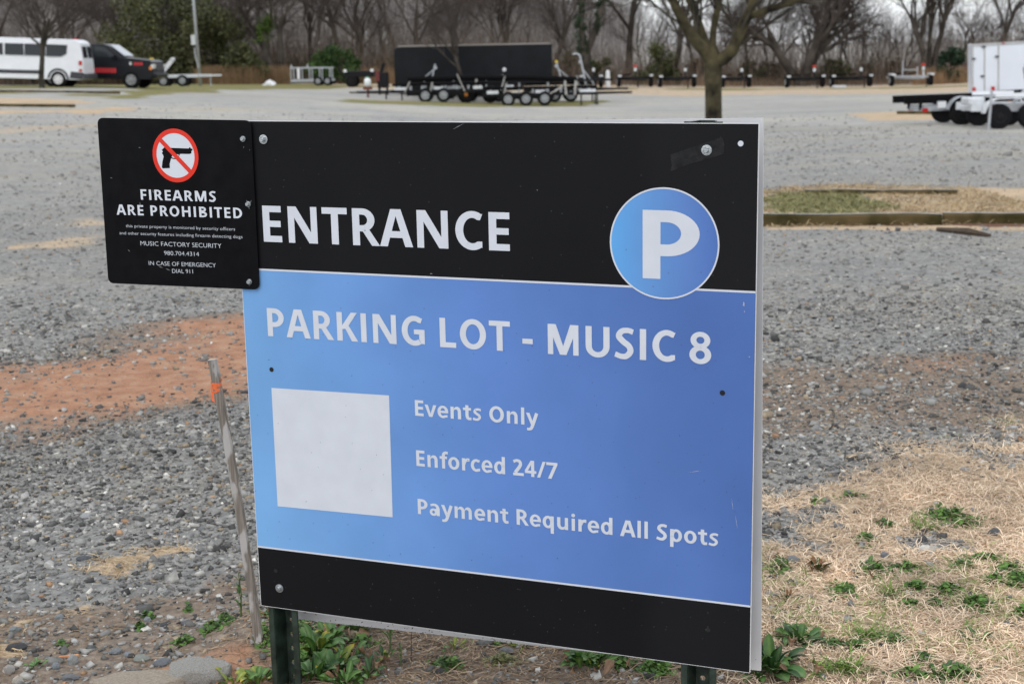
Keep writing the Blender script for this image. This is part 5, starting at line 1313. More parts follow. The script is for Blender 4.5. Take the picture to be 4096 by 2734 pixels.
# near tree, limbs drawn after the photograph, standing 38 m away
DN = 38.0
nb_ = empty('lot_tree', ground_at(2852, DN)); bpy.context.view_layer.update()
tag(nb_, 'thick mossy-trunked bare tree right behind the top right of the sign', 'tree')
z4 = lambda x, y, dy=0.0: np.array(at_depth(2100 + x / 2.294, y / 2.294, DN + dy) - nb_.location)
def w4(w): return w / 2.294 / F_PX * DN / 2
tk = NB()
tk.tube([z4(1735, 1500) * np.array([1, 1, 0]) + np.array([0, 0, -.4]), z4(1733, 1300), z4(1730, 1080), z4(1728, 800), z4(1725, 620), z4(1715, 500), z4(1712, 420)], [w4(230), w4(165), w4(152), w4(150), w4(165), w4(150), w4(90)], 16)
limbs = [([z4(1715, 600), z4(1650, 470, -.1), z4(1560, 370, -.2), z4(1470, 230, -.3), z4(1390, 80, -.4), z4(1330, -60, -.5), z4(1280, -300, -.6)], [100, 118, 105, 95, 85, 75, 55]),
         ([z4(1700, 560), z4(1660, 420, .2), z4(1610, 270, .3), z4(1560, 120, .4), z4(1490, -40, .5), z4(1420, -280, .8)], [80, 85, 78, 72, 66, 45]),
         ([z4(1745, 590), z4(1830, 530, -.2), z4(1905, 460, -.3), z4(1960, 330, -.4), z4(2010, 210, -.4), z4(2070, 90, -.5), z4(2120, -60, -.5), z4(2150, -300, -.5)], [95, 125, 115, 100, 95, 90, 70, 50]),
         ([z4(2035, 150, -.4), z4(2130, 130, -.6), z4(2230, 90, -.8), z4(2330, 60, -1), z4(2480, 10, -1.1), z4(2700, -80, -1.4)], [70, 72, 66, 58, 50, 35]),
         ([z4(1720, 480), z4(1725, 300, .5), z4(1760, 120, .7), z4(1800, -60, .9), z4(1830, -300, 1)], [70, 60, 62, 60, 45])]
ntw = [NB(), NB(), NB(), NB()]; rs = np.random.default_rng(77)
for P_, w_ in limbs:
    tk.tube(np.array(P_), [w4(w) for w in w_], 12)
    for i in range(2, len(P_) - 1):
        for _ in range(2):
            d = P_[i + 1] - P_[i]; d = d / np.linalg.norm(d); rv = rs.normal(0, 1, 3); rv -= d * rv.dot(d); rv /= np.linalg.norm(rv)
            grow(rs, P_[i], d * .6 + rv * .6 + np.array([0, 0, .15]), 1.5, .035, 0, ntw, 2, .8, .3, (5, 5, 4))
tk.mesh('trunk', MOSSY, nb_)
cw = NB(); fo = 0
for o in ntw[:3]:
    cw.V += o.V
    for F_ in o.F: cw.F.append(F_ + fo)
    fo += o.n
cw.mesh('crown', BARKN, nb_)

# ------------------------------------------------------------------ leaves, bushes, ivy
LEAFM = mat_attr('leaf_colours', .6, spec=.35, var=.2, vscale=8)
def leaf_cloud(rs, cents, rads, n_, size, c0, c1, flat=.8):
    """leaf-sized faces spread through overlapping clumps: arrays of quads"""
    k = rs.integers(0, len(cents), n_); u = rs.normal(0, 1, (n_, 3)); u /= np.linalg.norm(u, axis=1)[:, None]
    rr_ = rs.random(n_) ** .45
    C = np.asarray(cents)[k] + u * (np.asarray(rads)[k] * rr_[:, None])
    a = rs.normal(0, 1, (n_, 3)); a /= np.linalg.norm(a, axis=1)[:, None]; b = rs.normal(0, 1, (n_, 3)); b -= a * (a * b).sum(1)[:, None]; b /= np.linalg.norm(b, axis=1)[:, None]
    s_ = size * rs.uniform(.6, 1.4, n_)[:, None]
    V = np.stack([C - a * s_, C - b * s_ * .5, C + a * s_, C + b * s_ * .5], 1).reshape(-1, 3)
    Fq = np.arange(n_ * 4).reshape(-1, 4)
    t_ = np.clip(rs.random(n_) * .7 + .3 * rs.random(len(cents))[k], 0, 1)[:, None]
    col = np.repeat(np.asarray(c0) * (1 - t_) + np.asarray(c1) * t_, 4, 0)
    return V, Fq, col
def bush(name, px, dep, wpx, hpx, label, n_, size, c0, c1, seed, cat='bush', stems=True, zoff=0.0, clumps=16, group=None):
    rs = np.random.default_rng(seed); s_ = dep / F_PX; w, h = wpx * s_, hpx * s_
    g_ = ground_at(px, dep); root = empty(name, g_); tag(root, label, cat, group)
    ce = []; ra = []
    for i in range(clumps):
        t_ = rs.random(); x = rs.normal(0, .24) * w; y = rs.normal(0, .22) * w; z = h * (.12 + .66 * rs.random() * math.sqrt(max(.05, 1 - (2 * x / w) ** 2)))
        ce.append((x, y, z + zoff)); q = rs.uniform(.14, .26); ra.append((w * q, w * q, min(h, w) * q))
    V, Fq, col = leaf_cloud(rs, ce, ra, n_, size, c0, c1)
    np_mesh('crown', V, Fq, LEAFM, col, parent=root)
    if stems:
        q = NB()
        for i in range(7):
            c_ = np.array(ce[i % len(ce)]); q.tube([(rs.normal(0, .08) * w, rs.normal(0, .08) * w, -.1), c_ * .5 + rs.normal(0, .05, 3) * w * .3, c_], [.05, .035, .012], 5)
        q.mesh('trunk', BARKF, root)
    return root
DG0, DG1 = (.012, .028, .010), (.055, .10, .025)
OL0, OL1 = (.035, .038, .012), (.12, .115, .040)
bush('round_bush', 1330, 93, 170, 190, 'rounded dark green evergreen bush behind the silver rack trailer', 5200, .10, (.014, .035, .008), (.06, .115, .02), 51)
bush('round_bush', 1420, 95, 90, 130, 'smaller green bush leaning against the rounded evergreen bush', 2600, .10, (.014, .035, .010), (.055, .10, .02), 52)
bush('evergreen_shrub', 3800, 95, 110, 160, 'dark green shrub at the tree line just left of the white cargo trailer', 3600, .10, (.008, .022, .012), (.03, .06, .025), 53)
bush('olive_shrub', 2650, 98, 150, 190, 'olive green shrub left of the near tree, behind the boat trailers', 3400, .10, OL0, (.085, .095, .03), 54)
bush('olive_shrub', 2395, 99, 110, 130, 'low olive shrub right of the black enclosed trailer', 2200, .10, OL0, (.08, .085, .03), 55)
bush('olive_shrub', 2990, 100, 120, 110, 'low grey-green shrub behind the boat trailer right of the near trunk', 2000, .10, OL0, (.09, .09, .04), 56)
bush('olive_shrub', 3340, 99, 110, 120, 'low dull green shrub right of the huge many-stemmed tree', 2000, .10, OL0, (.085, .08, .035), 57)
for i, (px, dep, w_, h_, lb) in enumerate(((560, 96, 330, 420, 'vine-covered dark green tree mass right above the black pickup'), (720, 99, 300, 460, 'tall olive vine-covered tree behind the leaning pole'), (880, 97, 260, 380, 'olive green vine-covered tree left of the twisted ivy tree'), (980, 94, 170, 170, 'low yellow-green thicket behind the dry reeds'))):
    bush('vine_covered_tree', px, dep, w_, h_, lb, 7500, .11, (.018, .026, .010), (.12, .12, .042), 60 + i, cat='tree', clumps=26)
bush('vine_covered_tree', 380, 104, 190, 150, 'low brownish thicket between the van roof and the pickup', 2200, .10, (.03, .026, .014), (.11, .085, .035), 66, cat='bush')
for i, (px, dep, w_, h_, c1_, lb) in enumerate(((1560, 100, 150, 120, (.16, .11, .05), 'brownish thicket left of the enclosed trailer'), (2250, 103, 150, 170, (.12, .10, .045), 'brown-green thicket right above the end of the enclosed trailer'), (2800, 102, 190, 120, (.13, .09, .05), 'brown thicket directly behind the near trunk'),
        (3080, 101, 170, 110, (.12, .085, .05), 'low brown thicket left of the huge many-stemmed tree'), (3520, 101, 190, 130, (.13, .09, .05), 'brown thicket behind the silver boat trailer'), (100, 100, 260, 150, (.13, .095, .05), 'brown thicket above the roof of the white van'), (1180, 101, 150, 130, (.11, .10, .04), 'dull olive thicket left of the round bush'), (1760, 104, 220, 200, (.10, .085, .05), 'grey-brown thicket rising behind the enclosed trailer'))):
    bush('thicket', px, dep, w_, h_, lb, 2200, .075, (.035, .028, .018), c1_, 160 + i, group='thickets along the tree line')
# ivy on two trunks
def ivy(name, pts_px, dep, rad, n_, c0, c1, label, seed):
    rs = np.random.default_rng(seed); ps = [np.array(at_depth(a, b, dep)) for a, b in pts_px]
    g_ = Vector(ps[0]); g_.z = Hz(g_.x, g_.y); root = empty(name, g_); tag(root, label, 'tree')
    ce = []; ra = []
    for a, b in zip(ps[:-1], ps[1:]):
        for t_ in np.linspace(0, 1, 7): ce.append(a * (1 - t_) + b * t_ - np.array(g_) + rs.normal(0, .12, 3)); ra.append((rad * rs.uniform(.6, 1.2),) * 3)
    V, Fq, col = leaf_cloud(rs, ce, ra, n_, .085, c0, c1); np_mesh('ivy', V, Fq, LEAFM, col, parent=root)
    q = NB(); q.tube(np.array([np.array([0, 0, -.3])] + [p - np.array(g_) for p in ps]), np.linspace(.30, .12, len(ps) + 1), 9); q.mesh('trunk', BARKF, root)
ivy('ivy_tree', [(2345, 260), (2330, 180), (2325, 90), (2335, -60)], 96, .36, 2600, (.008, .02, .008), (.03, .06, .02), 'trunk wrapped in dark green ivy, right of the enclosed trailer', 71)
ivy('ivy_tree', [(2350, 200), (2385, 110), (2410, 20), (2425, -60)], 96.6, .22, 1200, (.008, .02, .008), (.03, .06, .02), 'slanting ivy-wrapped stem leaning right from the ivy trunk', 72)
ivy('ivy_tree', [(1060, 150), (1050, 110), (1085, 80)], 95.5, .55, 1500, (.03, .06, .008), (.13, .20, .03), 'clump of bright green ivy in the twisted tree', 73)

# ------------------------------------------------------------------ undergrowth, hillside woods, dry reeds (masses nobody could count)
def stems(name, n_, xf, yf, h0, h1, r, c0, c1, seed, lean=.25, label=None, hfun=None, curve=.15):
    rs = np.random.default_rng(seed); y = yf(rs, n_); x = xf(rs, n_, y); z = H(x, y)
    hh = rs.uniform(h0, h1, n_) * (hfun(x, y) if hfun is not None else 1.0)
    a = rs.uniform(0, 6.28, n_); ln = np.abs(rs.normal(0, lean, n_)); dx, dy = np.cos(a) * ln, np.sin(a) * ln
    rad = r * rs.uniform(.6, 1.5, n_)
    rings = []
    for t_, rr_ in ((0, 1), (.5, .7), (1, .25)):
        cx_ = x + dx * hh * t_ + rs.normal(0, curve, n_) * hh * t_ * .5; cy_ = y + dy * hh * t_; cz_ = z - .1 + hh * t_ * np.sqrt(np.maximum(.2, 1 - ln ** 2 * .5))
        for k in range(3):
            th = 2.09 * k; rings.append(np.stack([cx_ + rad * rr_ * math.cos(th), cy_ + rad * rr_ * math.sin(th), cz_], 1))
    V = np.stack(rings, 1).reshape(-1, 3)
    f = []
    for i in (0, 3):
        for k in range(3): f.append((i + k, i + (k + 1) % 3, i + 3 + (k + 1) % 3, i + 3 + k))
    Fq = (np.arange(n_)[:, None, None] * 9 + np.array(f)[None]).reshape(-1, 4)
    t_ = rs.random(n_)[:, None]; col = np.repeat((np.asarray(c0) * (1 - t_) + np.asarray(c1) * t_) * (.55 + .9 * vnoise(x, y, 7.0, 91))[:, None], 9, 0)
    o = np_mesh(name, V, Fq, mat_attr('stem_colours', .95, spec=.1, var=.15, vscale=3), col); tag(o, kind='stuff'); return o
wide = lambda a, b: (lambda rs, n_, y: rs.uniform(a, b, n_) * y / F_PX)
rightf = lambda x, y: np.where(x * F_PX / y > 180, .55 + .25 * vnoise(x, y, 4.0, 31), .9 + .35 * vnoise(x, y, 5.0, 32))
stems('undergrowth', 12000, wide(-2300, 2300), lambda rs, n_: rs.uniform(97, 118, n_), 1.6, 4.6, .016, (.08, .062, .050), (.26, .20, .155), 81, lean=.35, hfun=rightf)
stems('undergrowth', 7500, wide(-2300, 2300), lambda rs, n_: rs.uniform(98, 125, n_), .9, 2.4, .020, (.085, .06, .045), (.27, .19, .13), 82, lean=.6, hfun=rightf)
stems('hillside_woods', 11000, wide(-2400, 500), lambda rs, n_: rs.uniform(128, 300, n_), 4, 9, .035, (.15, .138, .13), (.36, .33, .31), 83, lean=.22)
stems('distant_woods', 5000, wide(-300, 2500), lambda rs, n_: rs.uniform(150, 330, n_), 3, 7, .03, (.10, .088, .08), (.19, .165, .15), 84, lean=.25)
stems('dry_reeds', 5200, lambda rs, n_, y: (rs.uniform(830, 1195, n_) - 2048) * y / F_PX, lambda rs, n_: rs.uniform(92.5, 96, n_), .6, 1.35, .012, (.20, .125, .075), (.44, .30, .17), 85, lean=.25)
stems('dry_reeds', 2200, lambda rs, n_, y: (np.where(rs.random(n_) < .5, rs.uniform(1380, 1640, n_), rs.uniform(3650, 3900, n_)) - 2048) * y / F_PX, lambda rs, n_: rs.uniform(93.5, 97, n_), .5, 1.3, .012, (.22, .14, .08), (.42, .28, .16), 86, lean=.3)
stems('dry_reeds', 2600, lambda rs, n_, y: (rs.uniform(2400, 4200, n_) - 2048) * y / F_PX, lambda rs, n_: rs.uniform(95.5, 99, n_), .3, .8, .012, (.16, .11, .075), (.33, .23, .15), 87, lean=.35)

# ------------------------------------------------------------------ buildings on the hillside
BRICK = mat('far_brick', (.25, .12, .08), .9, var=.15, vscale=.4)
BRICK2 = mat('far_orange_brick', (.36, .19, .12), .9, var=.15, vscale=.4)
GRAYB = mat('far_grey_wall', (.30, .30, .31), .9, var=.12, vscale=.3)
ROOFW = mat('far_white_roof', (.60, .63, .68), .6)
FWIN = mat('far_window', (.10, .12, .14), .2)
def building(name, px0, px1, py_top, dep, wall, label, roof=True, floors=4, cols=8):
    xa, xb = px_x(px0, dep), px_x(px1, dep); zt = at_depth((px0 + px1) / 2, py_top, dep).z; zb = Hz((xa + xb) / 2, dep) - 2
    root = empty(name, ((xa + xb) / 2, dep, zb)); tag(root, label, 'building')
    w, h = xb - xa, zt - zb
    mb = MB(); mb.box((0, 6, h / 2), (w, 12, h)); mb.build('wall', wall, root)
    if roof: mb = MB(); mb.box((0, 6, h + .25), (w + .8, 12.8, .5)); mb.build('roof', ROOFW, root)
    for i in range(cols):
        for j in range(floors):
            x = -w / 2 + w * (i + .5) / cols; z = h - 1.9 - 3.0 * j
            if z < 1: continue
            mb = MB(); mb.box((x, -.03, z), (w / cols * .5, .12, 1.6)); o = mb.build('window', ROOFW if wall is not GRAYB else GRAYB, root)
            q = MB(); q.box((x, -.10, z), (w / cols * .42, .06, 1.4)); q.build('pane', FWIN, o)
building('apartment_building', 395, 560, -5, 235, GRAYB, 'grey building with pale roof edge on the hillside above the pickup')
building('apartment_building', 1235, 1470, 40, 250, BRICK, 'brick building with white roof line on the hillside behind the round bush', floors=5, cols=10)
building('apartment_building', 270, 335, -60, 225, BRICK2, 'narrow orange brick building high on the hillside above the van', floors=5, cols=3)
building('apartment_building', 600, 860, -40, 260, BRICK, 'dull red brick building half hidden behind the vine-covered trees', floors=4, cols=8)
building('apartment_building', 1700, 2120, 55, 270, BRICK, 'low brick building seen through branches above the enclosed trailer', roof=False, floors=4, cols=12)

# ------------------------------------------------------------------ near ground: gravel, straw, dry grass, weeds
def wts(x, y): return {k: patch_w(k, x, y) for k in PATCH}
STONEM = mat_attr('stone_colours', .9, spec=.25, var=.22, vscale=70)
CUBE_V = np.array([(x, y, z) for x in (-1, 1) for y in (-1, 1) for z in (-1, 1)], float) * .62
CUBE_F = np.array([(0, 1, 3, 2), (4, 6, 7, 5), (0, 4, 5, 1), (2, 3, 7, 6), (0, 2, 6, 4), (1, 5, 7, 3)])
def rot_mats(rs, n_, tilt=.35):
    a = rs.uniform(0, 6.28, n_); b = rs.normal(0, tilt, n_); c_ = rs.normal(0, tilt, n_)
    ca, sa, cb, sb, cc, sc = np.cos(a), np.sin(a), np.cos(b), np.sin(b), np.cos(c_), np.sin(c_)
    O = np.zeros(n_); I = np.ones(n_)
    Rz = np.stack([ca, -sa, O, sa, ca, O, O, O, I], 1).reshape(-1, 3, 3); Rx = np.stack([I, O, O, O, cb, -sb, O, sb, cb], 1).reshape(-1, 3, 3); Ry = np.stack([cc, O, sc, O, I, O, -sc, O, cc], 1).reshape(-1, 3, 3)
    return Rz @ Rx @ Ry
PAL = np.array([(.075, .075, .075), (.13, .13, .128), (.20, .20, .195), (.28, .282, .275), (.37, .37, .36), (.47, .465, .44), (.36, .30, .22), (.66, .65, .61), (.42, .26, .16)])
PALP = np.array([.10, .15, .21, .20, .14, .08, .08, .022, .012])
def gravel(name, x, y, size, seed, flat=.55, sink=.25, soft=0.0):
    rs = np.random.default_rng(seed); n_ = len(x)
    s_ = size * np.exp(rs.normal(0, .42, n_)); sc3 = np.stack([s_ * rs.uniform(.8, 1.5, n_), s_ * rs.uniform(.7, 1.0, n_), s_ * rs.uniform(.3, .75, n_) * flat / .55], 1)
    J = CUBE_V[None] * rs.uniform(.55, 1.25, (n_, 8, 1)) + rs.normal(0, .10, (n_, 8, 3))
    V = np.einsum('nij,nkj->nki', rot_mats(rs, n_), J * sc3[:, None, :]) * .5
    z = HN(x, y) + sc3[:, 2] * (.5 - sink) * .5
    V += np.stack([x, y, z], 1)[:, None, :]
    Fq = (np.arange(n_)[:, None, None] * 8 + CUBE_F[None]).reshape(-1, 4)
    ci = rs.choice(len(PAL), n_, p=PALP / PALP.sum()); col = PAL[ci] * rs.uniform(.70, 1.10, (n_, 1)) * np.array([1.02, 1.0, .965]) * (.82 + .36 * vnoise(x, y, .8, 49))[:, None]; col = col * (1 - soft) + np.array([.345, .34, .32]) * soft
    o = np_mesh(name, V.reshape(-1, 3), Fq, STONEM, np.repeat(col, 8, 0)); tag(o, kind='stuff'); return o
def scatter(seed, n_, x0, x1, y0, y1, prob):
    rs = np.random.default_rng(seed); x = rs.uniform(x0, x1, n_); y = rs.uniform(y0, y1, n_)
    # only where the picture or a step to the side could look
    k = (np.abs(x) < .40 * y + .7) & (rs.random(n_) < prob(x, y)); return x[k], y[k]
def pg(x, y):
    w = wts(x, y); p = 1 - np.maximum.reduce([.975 * w['clay'] ** 1.2 * (.72 + .28 * vnoise(x, y, .6, 48)), .93 * w['tan'], .6 * w['dirt']])
    p *= np.where((x > -.72) & (y < 4.8), 1 - .93 * w['dirt'], 1.0); p *= .55 + .9 * vnoise(x, y, .5, 41); return p * np.clip(1.3 - .075 * y, .25, 1) * np.clip((10.6 - y) / 3.0, 0, 1)
gxs, gys = scatter(101, 178000, -4.2, 4.4, 3.0, 10.5, pg)
gravel('gravel', gxs, gys, .0168, 102)
gxs, gys = scatter(103, 26000, -2.0, 2.2, 3.0, 6.5, lambda x, y: 1 - np.maximum(.9 * patch_w('tan', x, y), .5 * patch_w('clay', x, y)))
gravel('gravel', gxs, gys, .010, 104)
gxs, gys = scatter(105, 36000, -6, 7, 8.2, 24, lambda x, y: (1 - .95 * np.maximum.reduce([patch_w('clay', x, y), patch_w('tan', x, y), patch_w('green', x, y), patch_w('mulch', x, y)])) * np.clip((y - 8) / 3.0, 0, 1) * np.clip((24 - y) / 11, 0, 1))
gravel('gravel', gxs, gys, .022, 106, soft=.2)
gxs, gys = scatter(107, 900, -3.5, 4, 3, 11, lambda x, y: (.3 + .7 * patch_w('dirt', x, y)) * (1 - .8 * patch_w('tan', x, y)) * ~((x > -.72) & (y < 4.8)))
gravel('gravel', gxs, gys, .032, 108, flat=.5)
gxs, gys = scatter(109, 46000, -18, 18, 15, 52, lambda x, y: (1 - .95 * np.maximum.reduce([patch_w('clay', x, y), patch_w('tan', x, y), patch_w('green', x, y), patch_w('mulch', x, y)])) * np.clip((y - 15) / 6, 0, 1) * np.clip((54 - y) / 30, .1, 1) * np.clip(-.2 + 1.6 * vnoise(x, y, 1.6, 71), .05, 1))
gravel('gravel', gxs, gys, .040, 110, flat=.6, soft=.5)

BLADEM = mat_attr('straw_colours', .75, spec=.2, var=.15, vscale=40)
def blades(name, x, y, l0, l1, wd, seed, c0, c1, lie=.75, curl=.6, up0=0.0):
    """thin curved blades: three joined faces each, double-tapered"""
    rs = np.random.default_rng(seed); n_ = len(x); Ln = rs.uniform(l0, l1, n_); a = rs.uniform(0, 6.28, n_)
    el = np.clip(rs.normal(1 - lie, .28, n_), .02, 1.45); z = HN(x, y) + up0 + rs.random(n_) * .006
    P = [np.stack([x, y, z], 1)]; ang = a.copy(); e = el.copy()
    for i in range(3):
        ang = ang + rs.normal(0, curl * .5, n_); e = e - rs.uniform(.05, .45, n_) * (e > .05)
        st_ = (Ln / 3)[:, None]; P.append(P[-1] + st_ * np.stack([np.cos(ang) * np.cos(e), np.sin(ang) * np.cos(e), np.sin(e)], 1))
    side = np.stack([-np.sin(a), np.cos(a), rs.normal(0, .3, n_)], 1); w = wd * rs.uniform(.6, 1.4, n_)[:, None]
    V = np.stack([P[0] - side * w * .7, P[0] + side * w * .7, P[1] - side * w, P[1] + side * w, P[2] - side * w * .8, P[2] + side * w * .8, P[3] - side * w * .15, P[3] + side * w * .15], 1)
    gz = HN(V[..., 0].ravel(), V[..., 1].ravel()).reshape(n_, 8); V[..., 2] = np.maximum(V[..., 2], gz + .0015)
    Fq = (np.arange(n_)[:, None, None] * 8 + np.array([(0, 1, 3, 2), (2, 3, 5, 4), (4, 5, 7, 6)])[None]).reshape(-1, 4)
    t_ = rs.random(n_)[:, None]; col = np.asarray(c0) * (1 - t_) + np.asarray(c1) * t_; col *= rs.uniform(.8, 1.15, (n_, 1)) * (.62 + .62 * vnoise(x, y, .24, 61) + .14 * vnoise(x, y, .08, 62))[:, None]
    o = np_mesh(name, V.reshape(-1, 3), Fq, BLADEM, np.repeat(col, 8, 0)); tag(o, kind='stuff'); return o
TAN0, TAN1 = (.50, .36, .235), (.93, .76, .565)
bx_, by_ = scatter(111, 400000, .5, 3.4, 3.0, 7.4, lambda x, y: patch_w('tan', x, y) ** 1.3 * np.clip(-.12 + 1.5 * vnoise(x, y, .16, 44) + .3 * vnoise(x, y, .5, 63), 0, 1) * np.clip(1.5 - .13 * y, .35, 1))
blades('dry_grass', bx_, by_, .02, .06, .0010, 112, TAN0, TAN1, lie=.55)
bx_, by_ = scatter(131, 60000, -3.2, -.6, 3.0, 6.5, lambda x, y: patch_w('tan', x, y) * .95)
blades('dry_grass', bx_, by_, .02, .06, .0012, 132, (.30, .20, .10), (.66, .52, .33), lie=.7)
bx_, by_ = scatter(133, 60000, .5, 3.2, 3.0, 7.0, lambda x, y: patch_w('tan', x, y) * (vnoise(x, y, .35, 47) > .56) * (vnoise(x, y, .09, 64) > .4) * .6)
blades('fading_green_grass', bx_, by_, .03, .07, .0014, 134, (.11, .17, .04), (.36, .40, .15), lie=.5)
bx_, by_ = scatter(113, 60000, -1.2, 1.9, 3.0, 4.6, lambda x, y: patch_w('dirt', x, y) * (x > -.72) * (.35 + .65 * vnoise(x, y, .15, 45)))
blades('straw_litter', bx_, by_, .02, .075, .0011, 114, (.15, .095, .055), (.48, .36, .24), lie=.97, curl=.8)
bx_, by_ = scatter(115, 7000, -1.9, -.6, 3.0, 4.8, lambda x, y: patch_w('dirt', x, y) * (vnoise(x, y, .2, 46) > .55) * .8)
blades('straw_litter', bx_, by_, .02, .07, .0010, 116, (.18, .12, .07), (.46, .34, .22), lie=.95, curl=.8)
bx_, by_ = scatter(117, 30000, .7, 5.8, 14, 20, lambda x, y: np.maximum(patch_w('tan', x, y), patch_w('green', x, y)) * .9)
gw = patch_w('green', bx_, by_) > .45
blades('verge_grass', bx_[gw], by_[gw], .05, .13, .004, 118, (.09, .105, .035), (.36, .32, .15), lie=.45)
blades('verge_grass', bx_[~gw], by_[~gw], .05, .13, .004, 119, (.25, .18, .09), (.52, .40, .24), lie=.5)

# green ground cover: little round-leaved clumps
def cover(name, spots, seed, c0, c1, leaf=.0075):
    rs = np.random.default_rng(seed); Vs = []; Cs = []
    for px, py, wpx, hpx, n_ in spots:
        a = rs.normal(0, .62, n_); b = rs.normal(0, .62, n_)
        for i in range(n_):
            g_ = GF(px + a[i] * wpx, py + b[i] * hpx); z = float(HN(g_.x, g_.y)[0])
            h = rs.uniform(.003, .026) * max(0.2, 1 - (a[i] ** 2 + b[i] ** 2)); s_ = leaf * rs.uniform(.6, 1.5)
            nrm = np.array([rs.normal(0, .45), rs.normal(0, .45), 1.0]); nrm /= np.linalg.norm(nrm)
            u = np.cross(nrm, rs.normal(0, 1, 3)); u /= np.linalg.norm(u); v = np.cross(nrm, u); c_ = np.array([g_.x, g_.y, z + h])
            Vs.append([c_ - u * s_, c_ - v * s_ * .7 - u * s_ * .1, c_ + u * s_ * 1.0 + nrm * s_ * .2, c_ + v * s_ * .7 - u * s_ * .1])
            t_ = rs.random(); Cs += [np.asarray(c0) * (1 - t_) + np.asarray(c1) * t_] * 4
    V = np.array(Vs).reshape(-1, 3); o = np_mesh(name, V, np.arange(len(V)).reshape(-1, 4), LEAFM, np.array(Cs)); tag(o, kind='stuff'); return o
G0, G1 = (.025, .065, .012), (.13, .25, .045)
cover('clover', [(3780, 2060, 90, 22, 420), (3860, 2090, 70, 16, 220), (3460, 2150, 45, 22, 200), (3540, 2090, 40, 14, 90), (3120, 2260, 40, 26, 150), (3490, 2280, 60, 28, 260), (3380, 2365, 55, 22, 260), (3620, 2265, 45, 16, 140), (3660, 2350, 60, 20, 240), (3790, 2365, 70, 20, 260),
                 (3900, 2410, 60, 26, 300), (3940, 2230, 70, 16, 240), (4030, 2280, 60, 20, 220), (4070, 2320, 50, 26, 260), (3980, 2320, 40, 16, 120), (3850, 2260, 40, 16, 90), (3740, 2420, 40, 18, 110), (3640, 2420, 50, 14, 110), (4080, 2455, 30, 14, 70), (3330, 2590, 60, 26, 220), (3420, 2600, 60, 18, 150),
                 (3580, 2580, 50, 18, 140), (3260, 2000, 30, 10, 40), (3400, 1990, 50, 10, 60), (2620, 2680, 55, 30, 420), (2490, 2670, 30, 20, 120), (1220, 2560, 40, 60, 240), (1210, 2640, 30, 30, 200), (1060, 2600, 30, 26, 110), (850, 2560, 45, 16, 90), (900, 2530, 40, 22, 130), (740, 2590, 40, 14, 60), (1085, 2490, 30, 26, 170),
                 (590, 2455, 24, 10, 50), (560, 2510, 22, 8, 40), (750, 2430, 12, 8, 25), (250, 2580, 20, 8, 25), (1450, 2560, 60, 16, 90), (1990, 2560, 50, 10, 50), (1790, 2640, 60, 16, 120), (3820, 2690, 80, 30, 260), (3690, 2640, 50, 20, 100), (3650, 2700, 70, 14, 120)], 121, G0, G1)
cover('moss', [(2010, 2628, 55, 16, 500)], 122, (.13, .14, .05), (.26, .26, .11), leaf=.004)
gx_, gy_ = [], []
for px, py, w_, n_ in ((3480, 2560, 60, 120), (3390, 2690, 55, 160), (3290, 2700, 30, 60), (1440, 2500, 30, 40), (3150, 2560, 40, 60), (3560, 2380, 40, 70), (3700, 2100, 60, 60)):
    for _ in range(n_):
        g_ = GF(px + random.gauss(0, .5) * w_, py + random.gauss(0, .4) * 18); gx_.append(g_.x); gy_.append(g_.y)
blades('green_grass', np.array(gx_), np.array(gy_), .03, .08, .0016, 123, (.05, .11, .02), (.20, .30, .06), lie=.35)

# ------------------------------------------------------------------ broad-leaved plants: each leaf a part
def leaf_mesh(name, L_, w, arch, fold, cols, seed, curl=0.0, nl=7):
    rs = np.random.default_rng(seed); V = []; C = []; c0, c1, ct = [np.array(c) for c in cols]
    for i in range(nl + 1):
        t_ = i / nl; x = L_ * (math.sin(t_ * arch) / arch if arch > .01 else t_); z = L_ * .55 * (t_ - arch * .75 * t_ * t_)
        ww = w * (math.sin(math.pi * min(1, t_ * .92 + .06)) ** .8) * (1 if t_ < .98 else .25); wav = rs.normal(0, .06) * w
        if curl: cx_, cz_ = math.cos(curl * t_), math.sin(curl * t_); x, z = x * (.6 + .4 * cx_), z + L_ * .3 * cz_ * t_
        for s_, f in ((-1, fold), (-.5, fold * .35), (0, 0), (.5, fold * .35), (1, fold)):
            V.append((x, s_ * ww, z + f * ww + (wav if s_ else 0)))
            b = c0 if s_ == 0 else c1; m_ = max(0, (t_ - .7) / .3) if ct is not None else 0
            C.append(b * (1 - m_) + ct * m_)
    F_ = []
    for i in range(nl):
        for k in range(4): F_.append((i * 5 + k, i * 5 + k + 1, i * 5 + k + 6, i * 5 + k + 5))
    o = np_mesh(name, np.array(V), np.array(F_), mat_attr('leaf_blade', .45, spec=.4, var=.18, vscale=50), np.array(C), smooth=True)
    me = o.data; bpy.data.objects.remove(o); return me
GRN = ((.14, .24, .06), (.055, .135, .022), (.06, .14, .022)); GRN2 = ((.16, .26, .10), (.075, .165, .045), (.12, .2, .05)); DRK = ((.07, .14, .04), (.025, .075, .018), (.03, .08, .02))
YLW = ((.30, .32, .06), (.16, .22, .03), (.50, .36, .04)); BRN = ((.33, .20, .12), (.24, .14, .08), (.36, .24, .15)); RUS = ((.22, .10, .03), (.16, .07, .02), (.25, .16, .03))
